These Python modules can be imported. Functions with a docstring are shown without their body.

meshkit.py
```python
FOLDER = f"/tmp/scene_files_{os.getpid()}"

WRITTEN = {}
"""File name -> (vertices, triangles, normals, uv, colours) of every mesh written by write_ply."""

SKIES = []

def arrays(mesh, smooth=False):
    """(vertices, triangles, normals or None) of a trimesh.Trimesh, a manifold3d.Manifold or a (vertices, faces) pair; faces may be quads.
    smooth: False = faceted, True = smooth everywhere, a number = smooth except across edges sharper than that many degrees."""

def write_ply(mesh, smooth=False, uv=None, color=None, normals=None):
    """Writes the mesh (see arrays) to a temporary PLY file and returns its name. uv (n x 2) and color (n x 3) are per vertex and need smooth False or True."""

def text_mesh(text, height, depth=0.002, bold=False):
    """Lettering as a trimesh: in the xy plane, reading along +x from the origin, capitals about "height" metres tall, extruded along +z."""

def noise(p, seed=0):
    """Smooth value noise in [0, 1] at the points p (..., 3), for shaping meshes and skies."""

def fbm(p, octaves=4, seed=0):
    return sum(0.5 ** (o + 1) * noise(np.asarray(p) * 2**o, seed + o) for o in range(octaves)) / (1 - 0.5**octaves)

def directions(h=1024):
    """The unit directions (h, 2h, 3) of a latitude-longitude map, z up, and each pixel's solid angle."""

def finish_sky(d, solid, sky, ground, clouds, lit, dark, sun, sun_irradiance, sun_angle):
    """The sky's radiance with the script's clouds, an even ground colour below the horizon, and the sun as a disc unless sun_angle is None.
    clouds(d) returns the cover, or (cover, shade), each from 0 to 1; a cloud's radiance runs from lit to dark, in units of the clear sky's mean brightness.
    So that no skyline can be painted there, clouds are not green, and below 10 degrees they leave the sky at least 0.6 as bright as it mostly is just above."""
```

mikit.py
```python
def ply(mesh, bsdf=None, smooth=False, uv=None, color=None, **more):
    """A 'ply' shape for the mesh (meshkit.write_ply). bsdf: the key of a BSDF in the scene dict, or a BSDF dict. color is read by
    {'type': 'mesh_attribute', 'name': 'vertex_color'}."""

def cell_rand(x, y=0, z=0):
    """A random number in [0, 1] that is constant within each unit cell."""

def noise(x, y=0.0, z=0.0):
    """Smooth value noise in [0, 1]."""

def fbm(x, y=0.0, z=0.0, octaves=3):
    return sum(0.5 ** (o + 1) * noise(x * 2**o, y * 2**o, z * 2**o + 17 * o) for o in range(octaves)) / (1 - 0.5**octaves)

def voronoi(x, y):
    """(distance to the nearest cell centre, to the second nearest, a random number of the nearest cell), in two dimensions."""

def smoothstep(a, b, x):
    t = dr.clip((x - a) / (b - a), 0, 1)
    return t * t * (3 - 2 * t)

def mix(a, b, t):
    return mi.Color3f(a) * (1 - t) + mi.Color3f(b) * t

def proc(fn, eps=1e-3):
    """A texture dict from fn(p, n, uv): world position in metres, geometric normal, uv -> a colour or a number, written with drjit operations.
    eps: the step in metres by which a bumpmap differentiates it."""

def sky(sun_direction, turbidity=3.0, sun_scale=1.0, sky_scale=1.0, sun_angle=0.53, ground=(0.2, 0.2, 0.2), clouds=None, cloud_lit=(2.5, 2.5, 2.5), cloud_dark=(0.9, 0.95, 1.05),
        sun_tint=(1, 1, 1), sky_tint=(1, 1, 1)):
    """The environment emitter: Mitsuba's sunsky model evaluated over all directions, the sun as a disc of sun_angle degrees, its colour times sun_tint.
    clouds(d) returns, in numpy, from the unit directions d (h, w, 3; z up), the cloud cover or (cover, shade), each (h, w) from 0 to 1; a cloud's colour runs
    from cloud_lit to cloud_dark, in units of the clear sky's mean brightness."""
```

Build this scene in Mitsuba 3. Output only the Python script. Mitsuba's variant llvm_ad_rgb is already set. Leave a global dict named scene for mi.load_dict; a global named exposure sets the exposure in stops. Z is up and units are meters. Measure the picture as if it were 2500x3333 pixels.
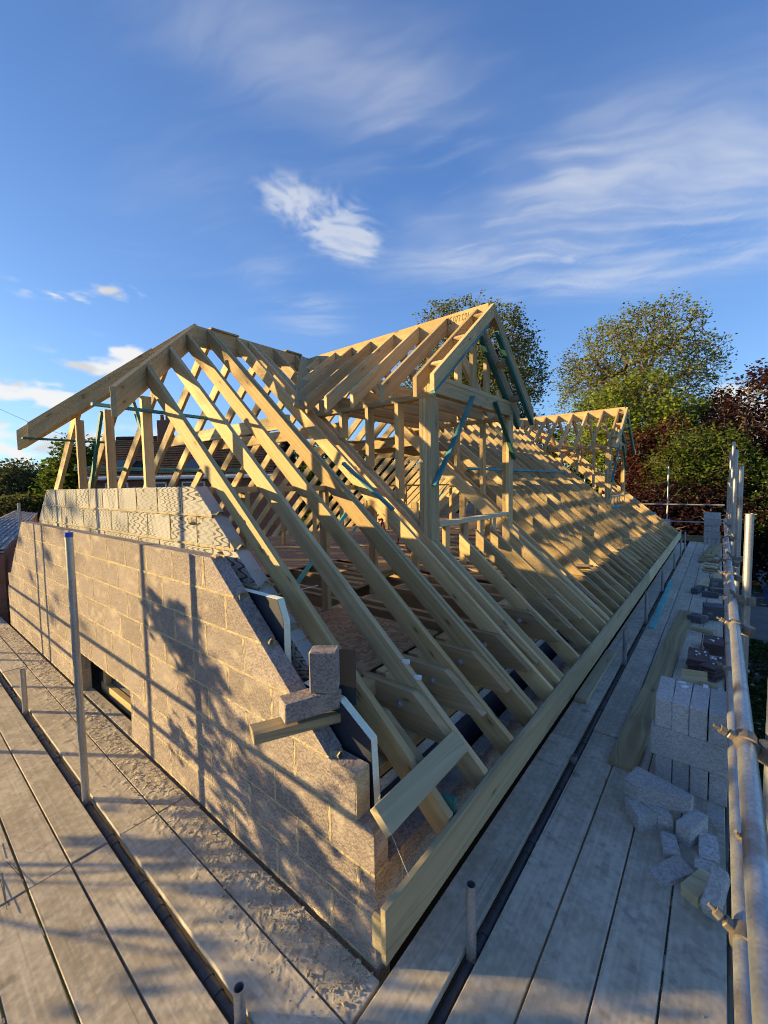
import math, random, numpy as np, trimesh, drjit as dr, mitsuba as mi, mikit, meshkit
import shapely.geometry as sg
from scipy.cluster.vq import kmeans2
from mikit import noise, fbm, voronoi, cell_rand, smoothstep, mix
T = mi.ScalarTransform4f
rng = np.random.default_rng(7)
scene, labels = {}, {}

# ------------------------------------------------------------------ camera, sky, exposure
CAM = np.array([1.17711, -1.33965, 2.23459])
FWD = np.array([-0.62946221, 0.77433002, -0.06473287])
UPV = np.array([-0.02812879, 0.06054581, 0.997769])
scene['camera'] = {'type': 'perspective', 'fov': 85.651, 'fov_axis': 'x', 'near_clip': 0.05, 'far_clip': 3000.0,
                   'to_world': T().look_at(origin=CAM.tolist(), target=(CAM + FWD).tolist(), up=UPV.tolist())}
exposure = 3.36
SUN_EL = math.radians(10.5)
SUN = (-0.82 * math.cos(SUN_EL), -0.572 * math.cos(SUN_EL), math.sin(SUN_EL))


def clouds(d):
    x, y, z = d[..., 0], d[..., 1], np.maximum(d[..., 2], 0.02)
    az = np.degrees(np.arctan2(x, y)); el = np.degrees(np.arcsin(np.clip(d[..., 2], -1, 1)))
    # cloud-plane coordinates: s runs along the wisps, q across them
    s = (0.7766 * x + 0.63 * y) / z; q = (-0.63 * x + 0.7766 * y) / z
    P = np.stack([s, q, 0 * s], -1)
    warp = meshkit.fbm(P * 1.1, 4, 3) - 0.5
    warp2 = meshkit.fbm(P * 2.7 + 9, 4, 8) - 0.5

    def blob(a, e, ra, re):
        return np.exp(-(((az - a) / ra) ** 2 + ((el - e) / re) ** 2))

    def ramp(v, a, b):
        t = np.clip((v - a) / (b - a), 0, 1); return t * t * (3 - 2 * t)
    sh = 0.35 * s + 0.25 * np.sin(1.7 * s + 1.0)
    patch = meshkit.fbm(np.stack([s * 1.5 + warp, q * 2.6 + sh + warp2, 0 * s + 2], -1), 4, 15)
    broad = meshkit.fbm(np.stack([s * 1.3 + warp * 1.2, q * 5.0 + 1.6 * sh + warp * 3.0, 0 * s + 3], -1), 6, 11)
    fil = meshkit.fbm(np.stack([s * 3.0 + warp2 * 2, q * 24 + 7 * sh + warp * 13 + warp2 * 3, 0 * s + 5], -1), 4, 21)
    fil2 = meshkit.fbm(np.stack([s * 7.0, q * 46 + 16 * sh + warp * 22 + warp2 * 9, 0 * s + 5], -1), 3, 23)
    puffn = meshkit.fbm(np.stack([s * 26 + warp2 * 12, q * 22 - s * 9 + warp * 9, 0 * s], -1), 5, 31)
    wide = (0.6 * blob(-52, 44, 15, 3.5) + 0.55 * blob(-36, 41.5, 10, 3.5) + 0.95 * blob(-14, 32, 17, 5) + 1.0 * blob(2, 26, 13, 4.5) + 0.6 * blob(-30, 37, 10, 2.5)
            + 0.8 * blob(-24, 27.0, 12, 2.2) + 0.75 * blob(-18, 22.6, 14, 1.3) + 0.5 * blob(-1, 21.8, 10, 1.2) + 0.55 * blob(-52, 25, 4, 3) + 0.75 * blob(-47.5, 21.5, 4.5, 2.0) + 0.2 * blob(-62, 30, 10, 8) + 0.8 * blob(-31, 35, 12, 4) + 0.45 * blob(-26, 30, 14, 3.5))
    wide = np.minimum(wide, 1.0)
    dens = 0.42 * broad + 0.26 * fil + 0.14 * fil2 + 0.30 * patch
    c1 = wide * (0.36 * ramp(dens, 0.48, 0.84) + 0.15 * ramp(0.7 * patch + 0.3 * broad, 0.28, 0.66)) + 0.015
    puff = 1.0 * blob(-45.5, 31.0, 5.0, 2.9) + 0.9 * blob(-51.5, 33.2, 3.8, 2.0) + 0.95 * blob(-42.0, 28.8, 3.4, 2.0) + 0.55 * blob(-15.3, 25.3, 2.2, 0.7)
    puff = np.minimum(puff, 1)
    c2 = 0.56 * ramp(puff, 0.05, 0.95) * ramp(0.60 * puffn + 0.25 * fil + 0.15 * fil2 + 0.32 * puff, 0.44, 0.92)
    low = (0.75 * blob(-73, 13.4, 5, 1.2) + blob(-78, 10, 5, 1.5) + 0.9 * blob(-69.5, 15, 4, 1.4) + 0.75 * blob(-76, 20.0, 4, 0.8) + 0.75 * blob(-71, 21.3, 2.5, 0.7)
           + 0.9 * blob(-80, 5.5, 12, 2.0) + 1.0 * blob(1, 7.5, 9, 2.0) + 0.7 * blob(12, 9.5, 8, 2.0) + 0.8 * blob(-57, 14.5, 4, 0.8) + 0.5 * blob(-40, 3, 60, 2.2))
    P2 = np.stack([az / 3.4, el / 1.35, 0 * az], -1)
    cum = meshkit.fbm(P2 + meshkit.fbm(P2 * 0.7, 3, 5)[..., None] * 1.2, 6, 41)
    c3 = ramp(cum + 0.34 * np.minimum(low, 1.1), 0.62, 0.82) * np.minimum(low * 1.6, 1) * 0.95
    shade = np.where(c3 > 0.2, np.clip(0.42 * ramp(meshkit.fbm(P2 * 0.8 + np.array([0, 0.45, 7.0]), 4, 41), 0.45, 0.65), 0, 1), 0)
    cover = np.clip(1 - (1 - c1) * (1 - c2) * (1 - c3), 0, 1)
    return cover, shade


scene['sky_light'] = mikit.sky(SUN, turbidity=2.4, sun_scale=1.15, sky_scale=0.85, clouds=clouds, cloud_lit=(2.4, 2.4, 2.35), cloud_dark=(0.95, 1.0, 1.1),
                               ground=(0.12, 0.12, 0.1), sun_tint=(1.0, 1.14, 1.28), sky_tint=(0.54, 0.79, 1.30))

# ------------------------------------------------------------------ materials


def bsdf(name, d, two=True):
    scene[name] = {'type': 'twosided', 'b': d} if two else d


def princ(col, rough=0.85, spec=0.3, metallic=0.0, **k):
    c = mikit.proc(col) if callable(col) else {'type': 'rgb', 'value': list(col)}
    r = mikit.proc(rough) if callable(rough) else float(rough)
    d = {'type': 'principled', 'base_color': c, 'roughness': r, 'specular': spec, 'metallic': metallic}
    d.update(k); return d


def bump(d, fn, scale, eps=1e-3):
    return {'type': 'bumpmap', 'arbitrary': mikit.proc(fn, eps), 'scale': scale, 'b': d}


def wood_color(light, mid, dark, contrast=1.0):
    def fn(p, n, uv):
        u, v = uv.x, uv.y
        i = dr.floor(u / 50)
        r = cell_rand(i, 7); r2 = cell_rand(i, 13)
        w = noise(u * 1.3, v * 7, i) * 2.0
        g = noise(u * 0.9, v * 75 + w * 5, i)
        ring = noise(u * 0.45 + w * 0.1, v * 24 + w * 0.6, i + 3)
        c = mix(mid, light, smoothstep(0.2, 0.8, 0.36 * ring + 0.64 * g))
        c = c * (1 - 0.28 * contrast * smoothstep(0.62, 0.95, g))
        d1, d2, wh = voronoi(u * 1.7 + r * 91.3, v * 5.5 + r2 * 57.7)
        du = d1
        knot = (1 - smoothstep(0.025, 0.075, du)) * smoothstep(0.55, 0.6, wh)
        halo = (1 - smoothstep(0.05, 0.2, du)) * smoothstep(0.55, 0.6, wh)
        c = mix(c, dark, 0.65 * knot + 0.16 * halo)
        c = c * (0.64 + 0.48 * r)
        lum = 0.3 * c.x + 0.6 * c.y + 0.1 * c.z
        c = mix(c, mi.Color3f(lum * 1.16, lum, lum * 0.70), 0.32 * r2)
        c = mix(c, mi.Color3f(0.46, 0.42, 0.25), 0.2 * r2 * noise(u * 1.5, v * 8, i + 5))
        st = smoothstep(0.6, 0.85, fbm(u * 2.5, v * 6, i + 11))
        return c * (1 - 0.18 * st)
    return fn


bsdf('wood', princ(wood_color((0.63, 0.45, 0.222), (0.49, 0.335, 0.15), (0.15, 0.08, 0.035)), 0.75, 0.25))
bsdf('wood_pale', princ(wood_color((0.58, 0.49, 0.30), (0.48, 0.40, 0.23), (0.16, 0.10, 0.045)), 0.75, 0.25))
bsdf('wood_grey', princ(wood_color((0.50, 0.39, 0.22), (0.34, 0.25, 0.13), (0.08, 0.055, 0.03), 1.6), 0.85, 0.2))
bsdf('wood_brown', princ(wood_color((0.47, 0.31, 0.15), (0.36, 0.225, 0.10), (0.14, 0.07, 0.03)), 0.8, 0.2))
bsdf('wood_dark', princ(wood_color((0.24, 0.15, 0.08), (0.17, 0.10, 0.055), (0.05, 0.03, 0.02)), 0.8, 0.2))
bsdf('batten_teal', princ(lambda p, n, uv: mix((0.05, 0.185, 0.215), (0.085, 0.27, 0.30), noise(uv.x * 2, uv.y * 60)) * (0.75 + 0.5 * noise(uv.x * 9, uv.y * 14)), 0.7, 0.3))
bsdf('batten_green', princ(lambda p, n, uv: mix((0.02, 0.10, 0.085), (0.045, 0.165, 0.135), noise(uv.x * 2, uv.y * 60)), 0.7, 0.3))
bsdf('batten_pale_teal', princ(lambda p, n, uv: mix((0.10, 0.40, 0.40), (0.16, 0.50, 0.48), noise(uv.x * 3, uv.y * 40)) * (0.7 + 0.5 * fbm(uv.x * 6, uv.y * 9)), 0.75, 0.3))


def block_color(a, b, grain=1.0):
    def fn(p, n, uv):
        i = dr.floor(uv.x / 50)
        r = cell_rand(i, 3)
        f = noise(p.x * 260, p.y * 260, p.z * 260); m = noise(p.x * 100, p.y * 100, p.z * 100); l = fbm(p.x * 5, p.y * 5, p.z * 5)
        c = mix(a, b, smoothstep(0.25, 0.75, 0.45 * f + 0.55 * m))
        c = c * (0.78 + 0.26 * r + 0.22 * l)
        pit = smoothstep(0.76, 0.86, noise(p.x * 150 + 7, p.y * 150, p.z * 150))
        c = c * (1 - 0.45 * grain * pit)
        return mix(c, mi.Color3f(0.44, 0.38, 0.29), 0.5 * smoothstep(0.58, 0.8, fbm(p.x * 9 + 3, p.y * 9, p.z * 9)))
    return fn


def block_bump(p, n, uv):
    return 0.6 * noise(p.x * 150, p.y * 150, p.z * 150) + 0.6 * noise(p.x * 70, p.y * 70, p.z * 70)


bsdf('block_brown', bump(princ(block_color((0.18, 0.148, 0.133), (0.325, 0.278, 0.252)), 0.95, 0.15), block_bump, 0.0032, 2e-3))
bsdf('block_grey', bump(princ(block_color((0.32, 0.305, 0.295), (0.51, 0.49, 0.47), 0.5), 0.95, 0.15), block_bump, 0.0018, 2e-3))
bsdf('block_dark', bump(princ(block_color((0.07, 0.075, 0.085), (0.13, 0.135, 0.15), 0.3), 0.9, 0.2), block_bump, 0.002, 2e-3))


def scored(p, n, uv):
    u, v = uv.x - 50 * dr.floor(uv.x / 50), uv.y
    i = dr.floor(uv.x / 50); r = cell_rand(i, 3)
    base = mi.Color3f(0.37, 0.365, 0.345) * (0.80 + 0.25 * r + 0.22 * fbm(p.x * 8, p.y * 8, p.z * 8))
    base = base * (0.86 + 0.22 * noise(p.x * 160, p.y * 160, p.z * 160))
    # keyed zig-zag scores pressed into the face, in wavy upright bands
    flip = dr.select(r > 0.5, 1.0, -1.0)
    zz = 2 * dr.abs(v * 15 + 0.1 * r - dr.floor(v * 15 + 0.1 * r) - 0.5)
    zz = smoothstep(0.1, 0.9, zz)
    ph = (u + 0.105 * zz * (0.6 + 0.6 * noise(u * 7, v * 6, i)) + flip * v * 0.40 + 0.02 * noise(u * 18, v * 18, i)) / (0.08 + 0.05 * cell_rand(i, 21))
    a = dr.abs(ph - dr.floor(ph) - 0.5)
    line = 1 - smoothstep(0.12, 0.22, a)
    keep = smoothstep(0.36, 0.46, noise(u * 6 + 3.7 * r, v * 5 + 2, i))
    face = smoothstep(0.5, 0.7, -n.y)
    return base * (1 - 0.74 * line * face * (0.35 + 0.65 * keep))


def scored_bump(p, n, uv):
    return 0.5 * noise(p.x * 140, p.y * 140, p.z * 140)


bsdf('block_scored', bump(princ(scored, 0.95, 0.15), scored_bump, 0.002, 2e-3))
bsdf('mortar', bump(princ(lambda p, n, uv: mix((0.37, 0.30, 0.18), (0.53, 0.44, 0.28), fbm(p.x * 25, p.y * 25, p.z * 25)) * (0.7 + 0.4 * noise(p.x * 120, p.y * 120, p.z * 120)), 0.95, 0.1),
                    lambda p, n, uv: fbm(p.x * 60, p.y * 60, p.z * 60), 0.008, 2e-3))


def deck_color(p, n, uv):
    i = dr.floor(uv.x / 50); u, v = uv.x, uv.y
    r = cell_rand(i, 5)
    g = noise(u * 1.5, v * 90, i)
    m = fbm(p.x * 2.4, p.y * 2.4, i, 4); h = fbm(p.x * 9, p.y * 9, i, 5); f = fbm(p.x * 38, p.y * 38, 2, 3)
    c = mix((0.40, 0.348, 0.268), (0.54, 0.48, 0.382), smoothstep(0.25, 0.75, 0.5 * m + 0.3 * h + 0.2 * f))
    c = c * (0.86 + 0.16 * r) * (0.88 + 0.2 * g) * (0.86 + 0.28 * f)
    pale = smoothstep(0.50, 0.80, 0.6 * h + 0.4 * f)
    c = mix(c, mi.Color3f(0.54, 0.50, 0.45), 0.4 * pale)
    dk = smoothstep(0.60, 0.85, fbm(p.x * 14 + 5, p.y * 14, 8, 4)) * smoothstep(0.35, 0.65, m)
    crack = smoothstep(0.86, 0.93, noise(u * 0.7 + r * 31, v * 55 + r * 17)) * smoothstep(0.45, 0.7, noise(u * 1.1, i))
    return c * (1 - 0.35 * dk) * (1 - 0.3 * crack)


def deck_bump(p, n, uv):
    a = smoothstep(0.40, 0.8, fbm(p.x * 26, p.y * 26, 1, 3))
    near = 0.05 + 0.75 * smoothstep(-0.46, -0.06, p.y) * (1 - smoothstep(0.0, 0.1, p.x)) * (1 - smoothstep(0.0, 0.1, p.y))
    return a * near + 0.07 * noise(uv.x * 4, uv.y * 110) + 0.05 * fbm(p.x * 60, p.y * 60, 2, 3)


bsdf('deck_board', bump(princ(deck_color, 0.9, 0.2), deck_bump, 0.0085, 3e-3))


def steel_col(p, n, uv):
    a = fbm(p.x * 9, p.y * 9, p.z * 5); b = noise(p.x * 160, p.y * 160, p.z * 90)
    c = mix((0.30, 0.315, 0.335), (0.46, 0.48, 0.505), smoothstep(0.15, 0.85, 0.6 * a + 0.4 * b))
    rust = smoothstep(0.60, 0.80, fbm(p.x * 12 + 4, p.y * 12, p.z * 5 + 2))
    splat = smoothstep(0.74, 0.8, noise(p.x * 60, p.y * 60, p.z * 22))
    c = mix(c, mi.Color3f(0.22, 0.13, 0.08), 0.55 * rust)
    return mix(c, mi.Color3f(0.46, 0.44, 0.40), 0.35 * splat)


bsdf('steel', princ(steel_col, lambda p, n, uv: 0.34 + 0.16 * fbm(p.x * 14, p.y * 14, p.z * 8), 0.5, 0.72))
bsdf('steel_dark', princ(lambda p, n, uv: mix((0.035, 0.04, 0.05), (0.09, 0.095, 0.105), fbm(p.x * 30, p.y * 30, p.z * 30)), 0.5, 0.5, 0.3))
bsdf('coupler_metal', princ(lambda p, n, uv: mix((0.12, 0.095, 0.075), (0.33, 0.285, 0.225), fbm(p.x * 40, p.y * 40, p.z * 40)), 0.55, 0.4, 0.5))
bsdf('cap_blue', princ((0.01, 0.05, 0.42), 0.4, 0.5))
bsdf('crumb', princ(lambda p, n, uv: mix((0.34, 0.28, 0.20), (0.52, 0.44, 0.33), noise(p.x * 40, p.y * 40)), 0.95, 0.1))
bsdf('foil_dark', princ(lambda p, n, uv: mix((0.014, 0.017, 0.028), (0.03, 0.036, 0.055), fbm(p.x * 9, p.y * 9, p.z * 9)), 0.5, 0.5))
bsdf('foil_print', princ((0.05, 0.055, 0.075), 0.5, 0.5))
bsdf('foam_edge', princ(lambda p, n, uv: mix((0.72, 0.73, 0.55), (0.82, 0.82, 0.66), fbm(p.x * 14, p.y * 14, p.z * 14)), 0.9, 0.2))
bsdf('membrane', princ((0.02, 0.024, 0.035), 0.45, 0.5))
bsdf('plastic_white', princ((0.7, 0.72, 0.75), 0.4, 0.5))
bsdf('galv_strap', princ((0.55, 0.57, 0.6), 0.4, 0.5, 0.6))


def osb(p, n, uv):
    a1, a2, w1 = voronoi(p.x * 22 + 2 * noise(p.x * 9, p.y * 9), p.y * 60)
    b1, b2, w2 = voronoi(p.x * 60, p.y * 22 + 2 * noise(p.x * 8, p.y * 8, 4))
    w = dr.select(noise(p.x * 11, p.y * 11, 2) > 0.5, w1, w2)
    c = mix((0.18, 0.115, 0.062), (0.38, 0.255, 0.145), w)
    return c * (0.8 + 0.3 * fbm(p.x * 4, p.y * 4))


bsdf('osb', princ(osb, 0.8, 0.2))
bsdf('ply_brown', princ(lambda p, n, uv: mix((0.22, 0.145, 0.085), (0.34, 0.23, 0.145), fbm(p.x * 2, p.y * 9)) * (0.8 + 0.35 * noise(p.x * 30, p.y * 30)), 0.75, 0.25))
bsdf('red_steel', princ((0.30, 0.055, 0.025), 0.5, 0.4))
bsdf('stamp_ink', princ((0.09, 0.055, 0.03), 0.9, 0.1))
bsdf('slate', bump(princ(lambda p, n, uv: mix((0.055, 0.04, 0.04), (0.15, 0.10, 0.095), fbm(p.x * 18, p.y * 18, p.z * 18)), 0.75, 0.3), lambda p, n, uv: fbm(p.x * 40, p.y * 40, p.z * 40), 0.006, 2e-3))
bsdf('chalk', princ((0.62, 0.63, 0.64), 0.95, 0.1))
bsdf('roof_tile', princ(lambda p, n, uv: mix((0.03, 0.02, 0.017), (0.075, 0.048, 0.037), noise(p.x * 5, p.y * 5, p.z * 5)), 0.85, 0.2))
bsdf('brick_far', princ(lambda p, n, uv: mix((0.16, 0.075, 0.05), (0.26, 0.14, 0.10), fbm(p.x * 4, p.y * 4, p.z * 12)), 0.9, 0.2))
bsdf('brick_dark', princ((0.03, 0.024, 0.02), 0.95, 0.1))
bsdf('render_pale', princ((0.42, 0.34, 0.31), 0.9, 0.2))
bsdf('gutter_white', princ((0.7, 0.7, 0.7), 0.5, 0.4))
bsdf('window_dark', princ((0.04, 0.05, 0.07), 0.12, 0.6))
bsdf('stone_slate', bump(princ(lambda p, n, uv: mix((0.20, 0.195, 0.19), (0.40, 0.385, 0.36), fbm(p.x * 5, p.y * 5, p.z * 16)) * (0.7 + 0.5 * noise(p.x * 30, p.y * 30, p.z * 30)), 0.9, 0.2), lambda p, n, uv: fbm(p.x * 14, p.y * 14, p.z * 14), 0.02, 5e-3))
bsdf('tarp_blue', princ(lambda p, n, uv: mix((0.012, 0.045, 0.16), (0.03, 0.085, 0.26), fbm(p.x * 2, p.y * 2)), 0.5, 0.5))


def ground_col(p, n, uv):
    a = fbm(p.x * 0.35, p.y * 0.35, 0, 4); b = fbm(p.x * 4, p.y * 4, 0, 4)
    c = mix((0.022, 0.032, 0.014), (0.055, 0.075, 0.024), b)
    c = mix(c, mix((0.05, 0.042, 0.035), (0.11, 0.095, 0.08), b), smoothstep(0.44, 0.56, a))
    return mix(c, mi.Color3f(0.3, 0.28, 0.26), smoothstep(0.82, 0.86, noise(p.x * 9, p.y * 9)))


bsdf('ground_mat', princ(ground_col, 0.95, 0.1))
bsdf('paving_mat', princ(lambda p, n, uv: mix((0.13, 0.12, 0.11), (0.2, 0.185, 0.17), fbm(p.x * 3, p.y * 3)), 0.95, 0.1))
bsdf('bark', princ(lambda p, n, uv: mix((0.06, 0.05, 0.04), (0.15, 0.125, 0.10), fbm(p.x * 3, p.y * 3, p.z * 1.5)), 0.95, 0.1))


def leaf_mat(name, tint, trans=0.9):
    scene[name] = {'type': 'principledthin', 'base_color': {'type': 'mesh_attribute', 'name': 'vertex_color'}, 'roughness': 0.55, 'diff_trans': trans, 'eta': 1.35}


leaf_mat('leaf', None)

# ------------------------------------------------------------------ helpers
used = {}


def numbered(name):
    n = used.get(name, -1) + 1; used[name] = n
    return name if n == 0 else f'{name}_{n:03d}'


def obj(name, mesh, m, parent=None, uv=None, smooth=False, color=None, **tags):
    key = numbered((parent + '__' if parent else '') + name)
    scene[key] = mikit.ply(mesh, m, smooth=smooth, uv=uv, color=color)
    if tags: labels[key] = tags
    return key


def thing(name, label, cat, group=None):
    key = numbered(name); labels[key] = {'label': label, 'category': cat}
    if group: labels[key]['group'] = group
    return key


def unit(v):
    v = np.asarray(v, float); return v / np.linalg.norm(v)


_pid = [0]


def hexa(C, b=0.0, L=None):
    """C[a,b,c] = 8 corners (2,2,2,3), axis 0 = the grain. Returns (vertices, faces), uv, with chamfered edges of size b."""
    C = np.asarray(C, float).reshape(2, 2, 2, 3)
    ctr = C.mean((0, 1, 2))
    V, F, UV = [], [], []
    ax = [unit(C[1].mean((0, 1)) - C[0].mean((0, 1))), unit(C[:, 1].mean((0, 1)) - C[:, 0].mean((0, 1))), unit(C[:, :, 1].mean((0, 1)) - C[:, :, 0].mean((0, 1)))]
    ax[2] = unit(ax[2] - (ax[2] @ ax[0]) * ax[0]); ax[1] = unit(np.cross(ax[2], ax[0]))
    o0 = C[0, 0, 0]; _pid[0] += 1; u0 = 50 * ((_pid[0] * 13) % 31) + 8

    def add(p):
        V.append(p); d = p - o0; UV.append((u0 + d @ ax[0], d @ ax[1] + d @ ax[2] * 1.07)); return len(V) - 1
    fv = {}
    for a in range(3):
        o = [x for x in range(3) if x != a]
        for s in (0, 1):
            for i in (0, 1):
                for j in (0, 1):
                    idx = [0, 0, 0]; idx[a] = s; idx[o[0]] = i; idx[o[1]] = j
                    p = C[tuple(idx)]
                    if b > 0:
                        q = list(idx); q[o[0]] = 1 - i; e1 = C[tuple(q)] - p
                        q = list(idx); q[o[1]] = 1 - j; e2 = C[tuple(q)] - p
                        p = p + min(b, 0.3 * np.linalg.norm(e1)) * unit(e1) + min(b, 0.3 * np.linalg.norm(e2)) * unit(e2)
                    fv[(a, tuple(idx))] = add(p)

    def quad(q):
        v = [V[k] for k in q]
        n = np.cross(v[1] - v[0], v[2] - v[0]) + np.cross(v[2] - v[0], v[3] - v[0])
        F.extend([(q[0], q[1], q[2]), (q[0], q[2], q[3])] if n @ (sum(v) / 4 - ctr) > 0 else [(q[0], q[2], q[1]), (q[0], q[3], q[2])])
    for a in range(3):
        o = [x for x in range(3) if x != a]
        for s in (0, 1):
            q = []
            for i, j in ((0, 0), (1, 0), (1, 1), (0, 1)):
                idx = [0, 0, 0]; idx[a] = s; idx[o[0]] = i; idx[o[1]] = j; q.append(fv[(a, tuple(idx))])
            quad(q)
    if b > 0:
        for e in range(3):
            p_, q_ = [x for x in range(3) if x != e]
            for i in (0, 1):
                for j in (0, 1):
                    i0 = [0, 0, 0]; i0[p_] = i; i0[q_] = j; i1 = list(i0); i1[e] = 1
                    quad([fv[(p_, tuple(i0))], fv[(p_, tuple(i1))], fv[(q_, tuple(i1))], fv[(q_, tuple(i0))]])
        for idx in np.ndindex(2, 2, 2):
            tri = [fv[(a, idx)] for a in range(3)]; v = [V[k] for k in tri]
            n = np.cross(v[1] - v[0], v[2] - v[0])
            F.append(tuple(tri) if n @ (v[0] - ctr) > 0 else (tri[0], tri[2], tri[1]))
    return (np.array(V), np.array(F)), np.array(UV)


def box(x0, x1, y0, y1, z0, z1, grain=0, b=0.0):
    lo, hi = np.array([x0, y0, z0], float), np.array([x1, y1, z1], float)
    ax = [grain] + [a for a in range(3) if a != grain]
    C = np.zeros((2, 2, 2, 3))
    for idx in np.ndindex(2, 2, 2):
        p = lo.copy()
        for k, a in enumerate(ax):
            if idx[k]: p[a] = hi[a]
        C[idx] = p
    return hexa(C, b)


def beam(p0, p1, w, h, up=(0, 0, 1), b=0.002):
    """a stick from p0 to p1, w wide across, h deep along up (made square to it)"""
    p0, p1 = np.asarray(p0, float), np.asarray(p1, float)
    d = unit(p1 - p0); s = unit(np.cross(d, up)); u = np.cross(s, d)
    C = np.zeros((2, 2, 2, 3))
    for idx in np.ndindex(2, 2, 2):
        C[idx] = (p1 if idx[0] else p0) + s * w * (idx[1] - 0.5) + u * h * (idx[2] - 0.5)
    return hexa(C, b)


def rbox(c, size, yaw, b=0.003, pitch=0.0, roll=0.0, grain=0):
    R = trimesh.transformations.euler_matrix(roll, pitch, yaw, 'sxyz')[:3, :3]
    C = np.zeros((2, 2, 2, 3)); ax = [grain] + [a for a in range(3) if a != grain]
    for idx in np.ndindex(2, 2, 2):
        l = np.zeros(3)
        for k, a in enumerate(ax): l[a] = (idx[k] - 0.5) * size[a]
        C[idx] = np.asarray(c) + R @ l
    return hexa(C, b)


def prism(poly, d0, d1):
    """poly: (n,2) points of the x-z plane, set between y = d0 and d1"""
    poly = np.asarray(poly, float); n = len(poly); _pid[0] += 1
    area = 0.5 * np.sum(poly[:, 0] * np.roll(poly[:, 1], -1) - np.roll(poly[:, 0], -1) * poly[:, 1])
    if area < 0: poly = poly[::-1]
    V, F, UV = [], [], []
    u0 = 50 * ((_pid[0] * 13) % 31) + 8
    for y, flip in ((d0, False), (d1, True)):
        k = len(V)
        for x, z in poly: V.append((x, y, z)); UV.append((u0 + x - poly[0, 0], z - poly[0, 1]))
        for i in range(1, n - 1): F.append((k, k + i, k + i + 1) if not flip else (k, k + i + 1, k + i))
    for i in range(n):
        j = (i + 1) % n; k = len(V)
        for (x, z), y in ((poly[i], d0), (poly[j], d0), (poly[j], d1), (poly[i], d1)):
            V.append((x, y, z)); UV.append((u0 + x - poly[0, 0], z - poly[0, 1] + y - d0))
        F += [(k, k + 2, k + 1), (k, k + 3, k + 2)]
    return (np.array(V), np.array(F)), np.array(UV)


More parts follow.
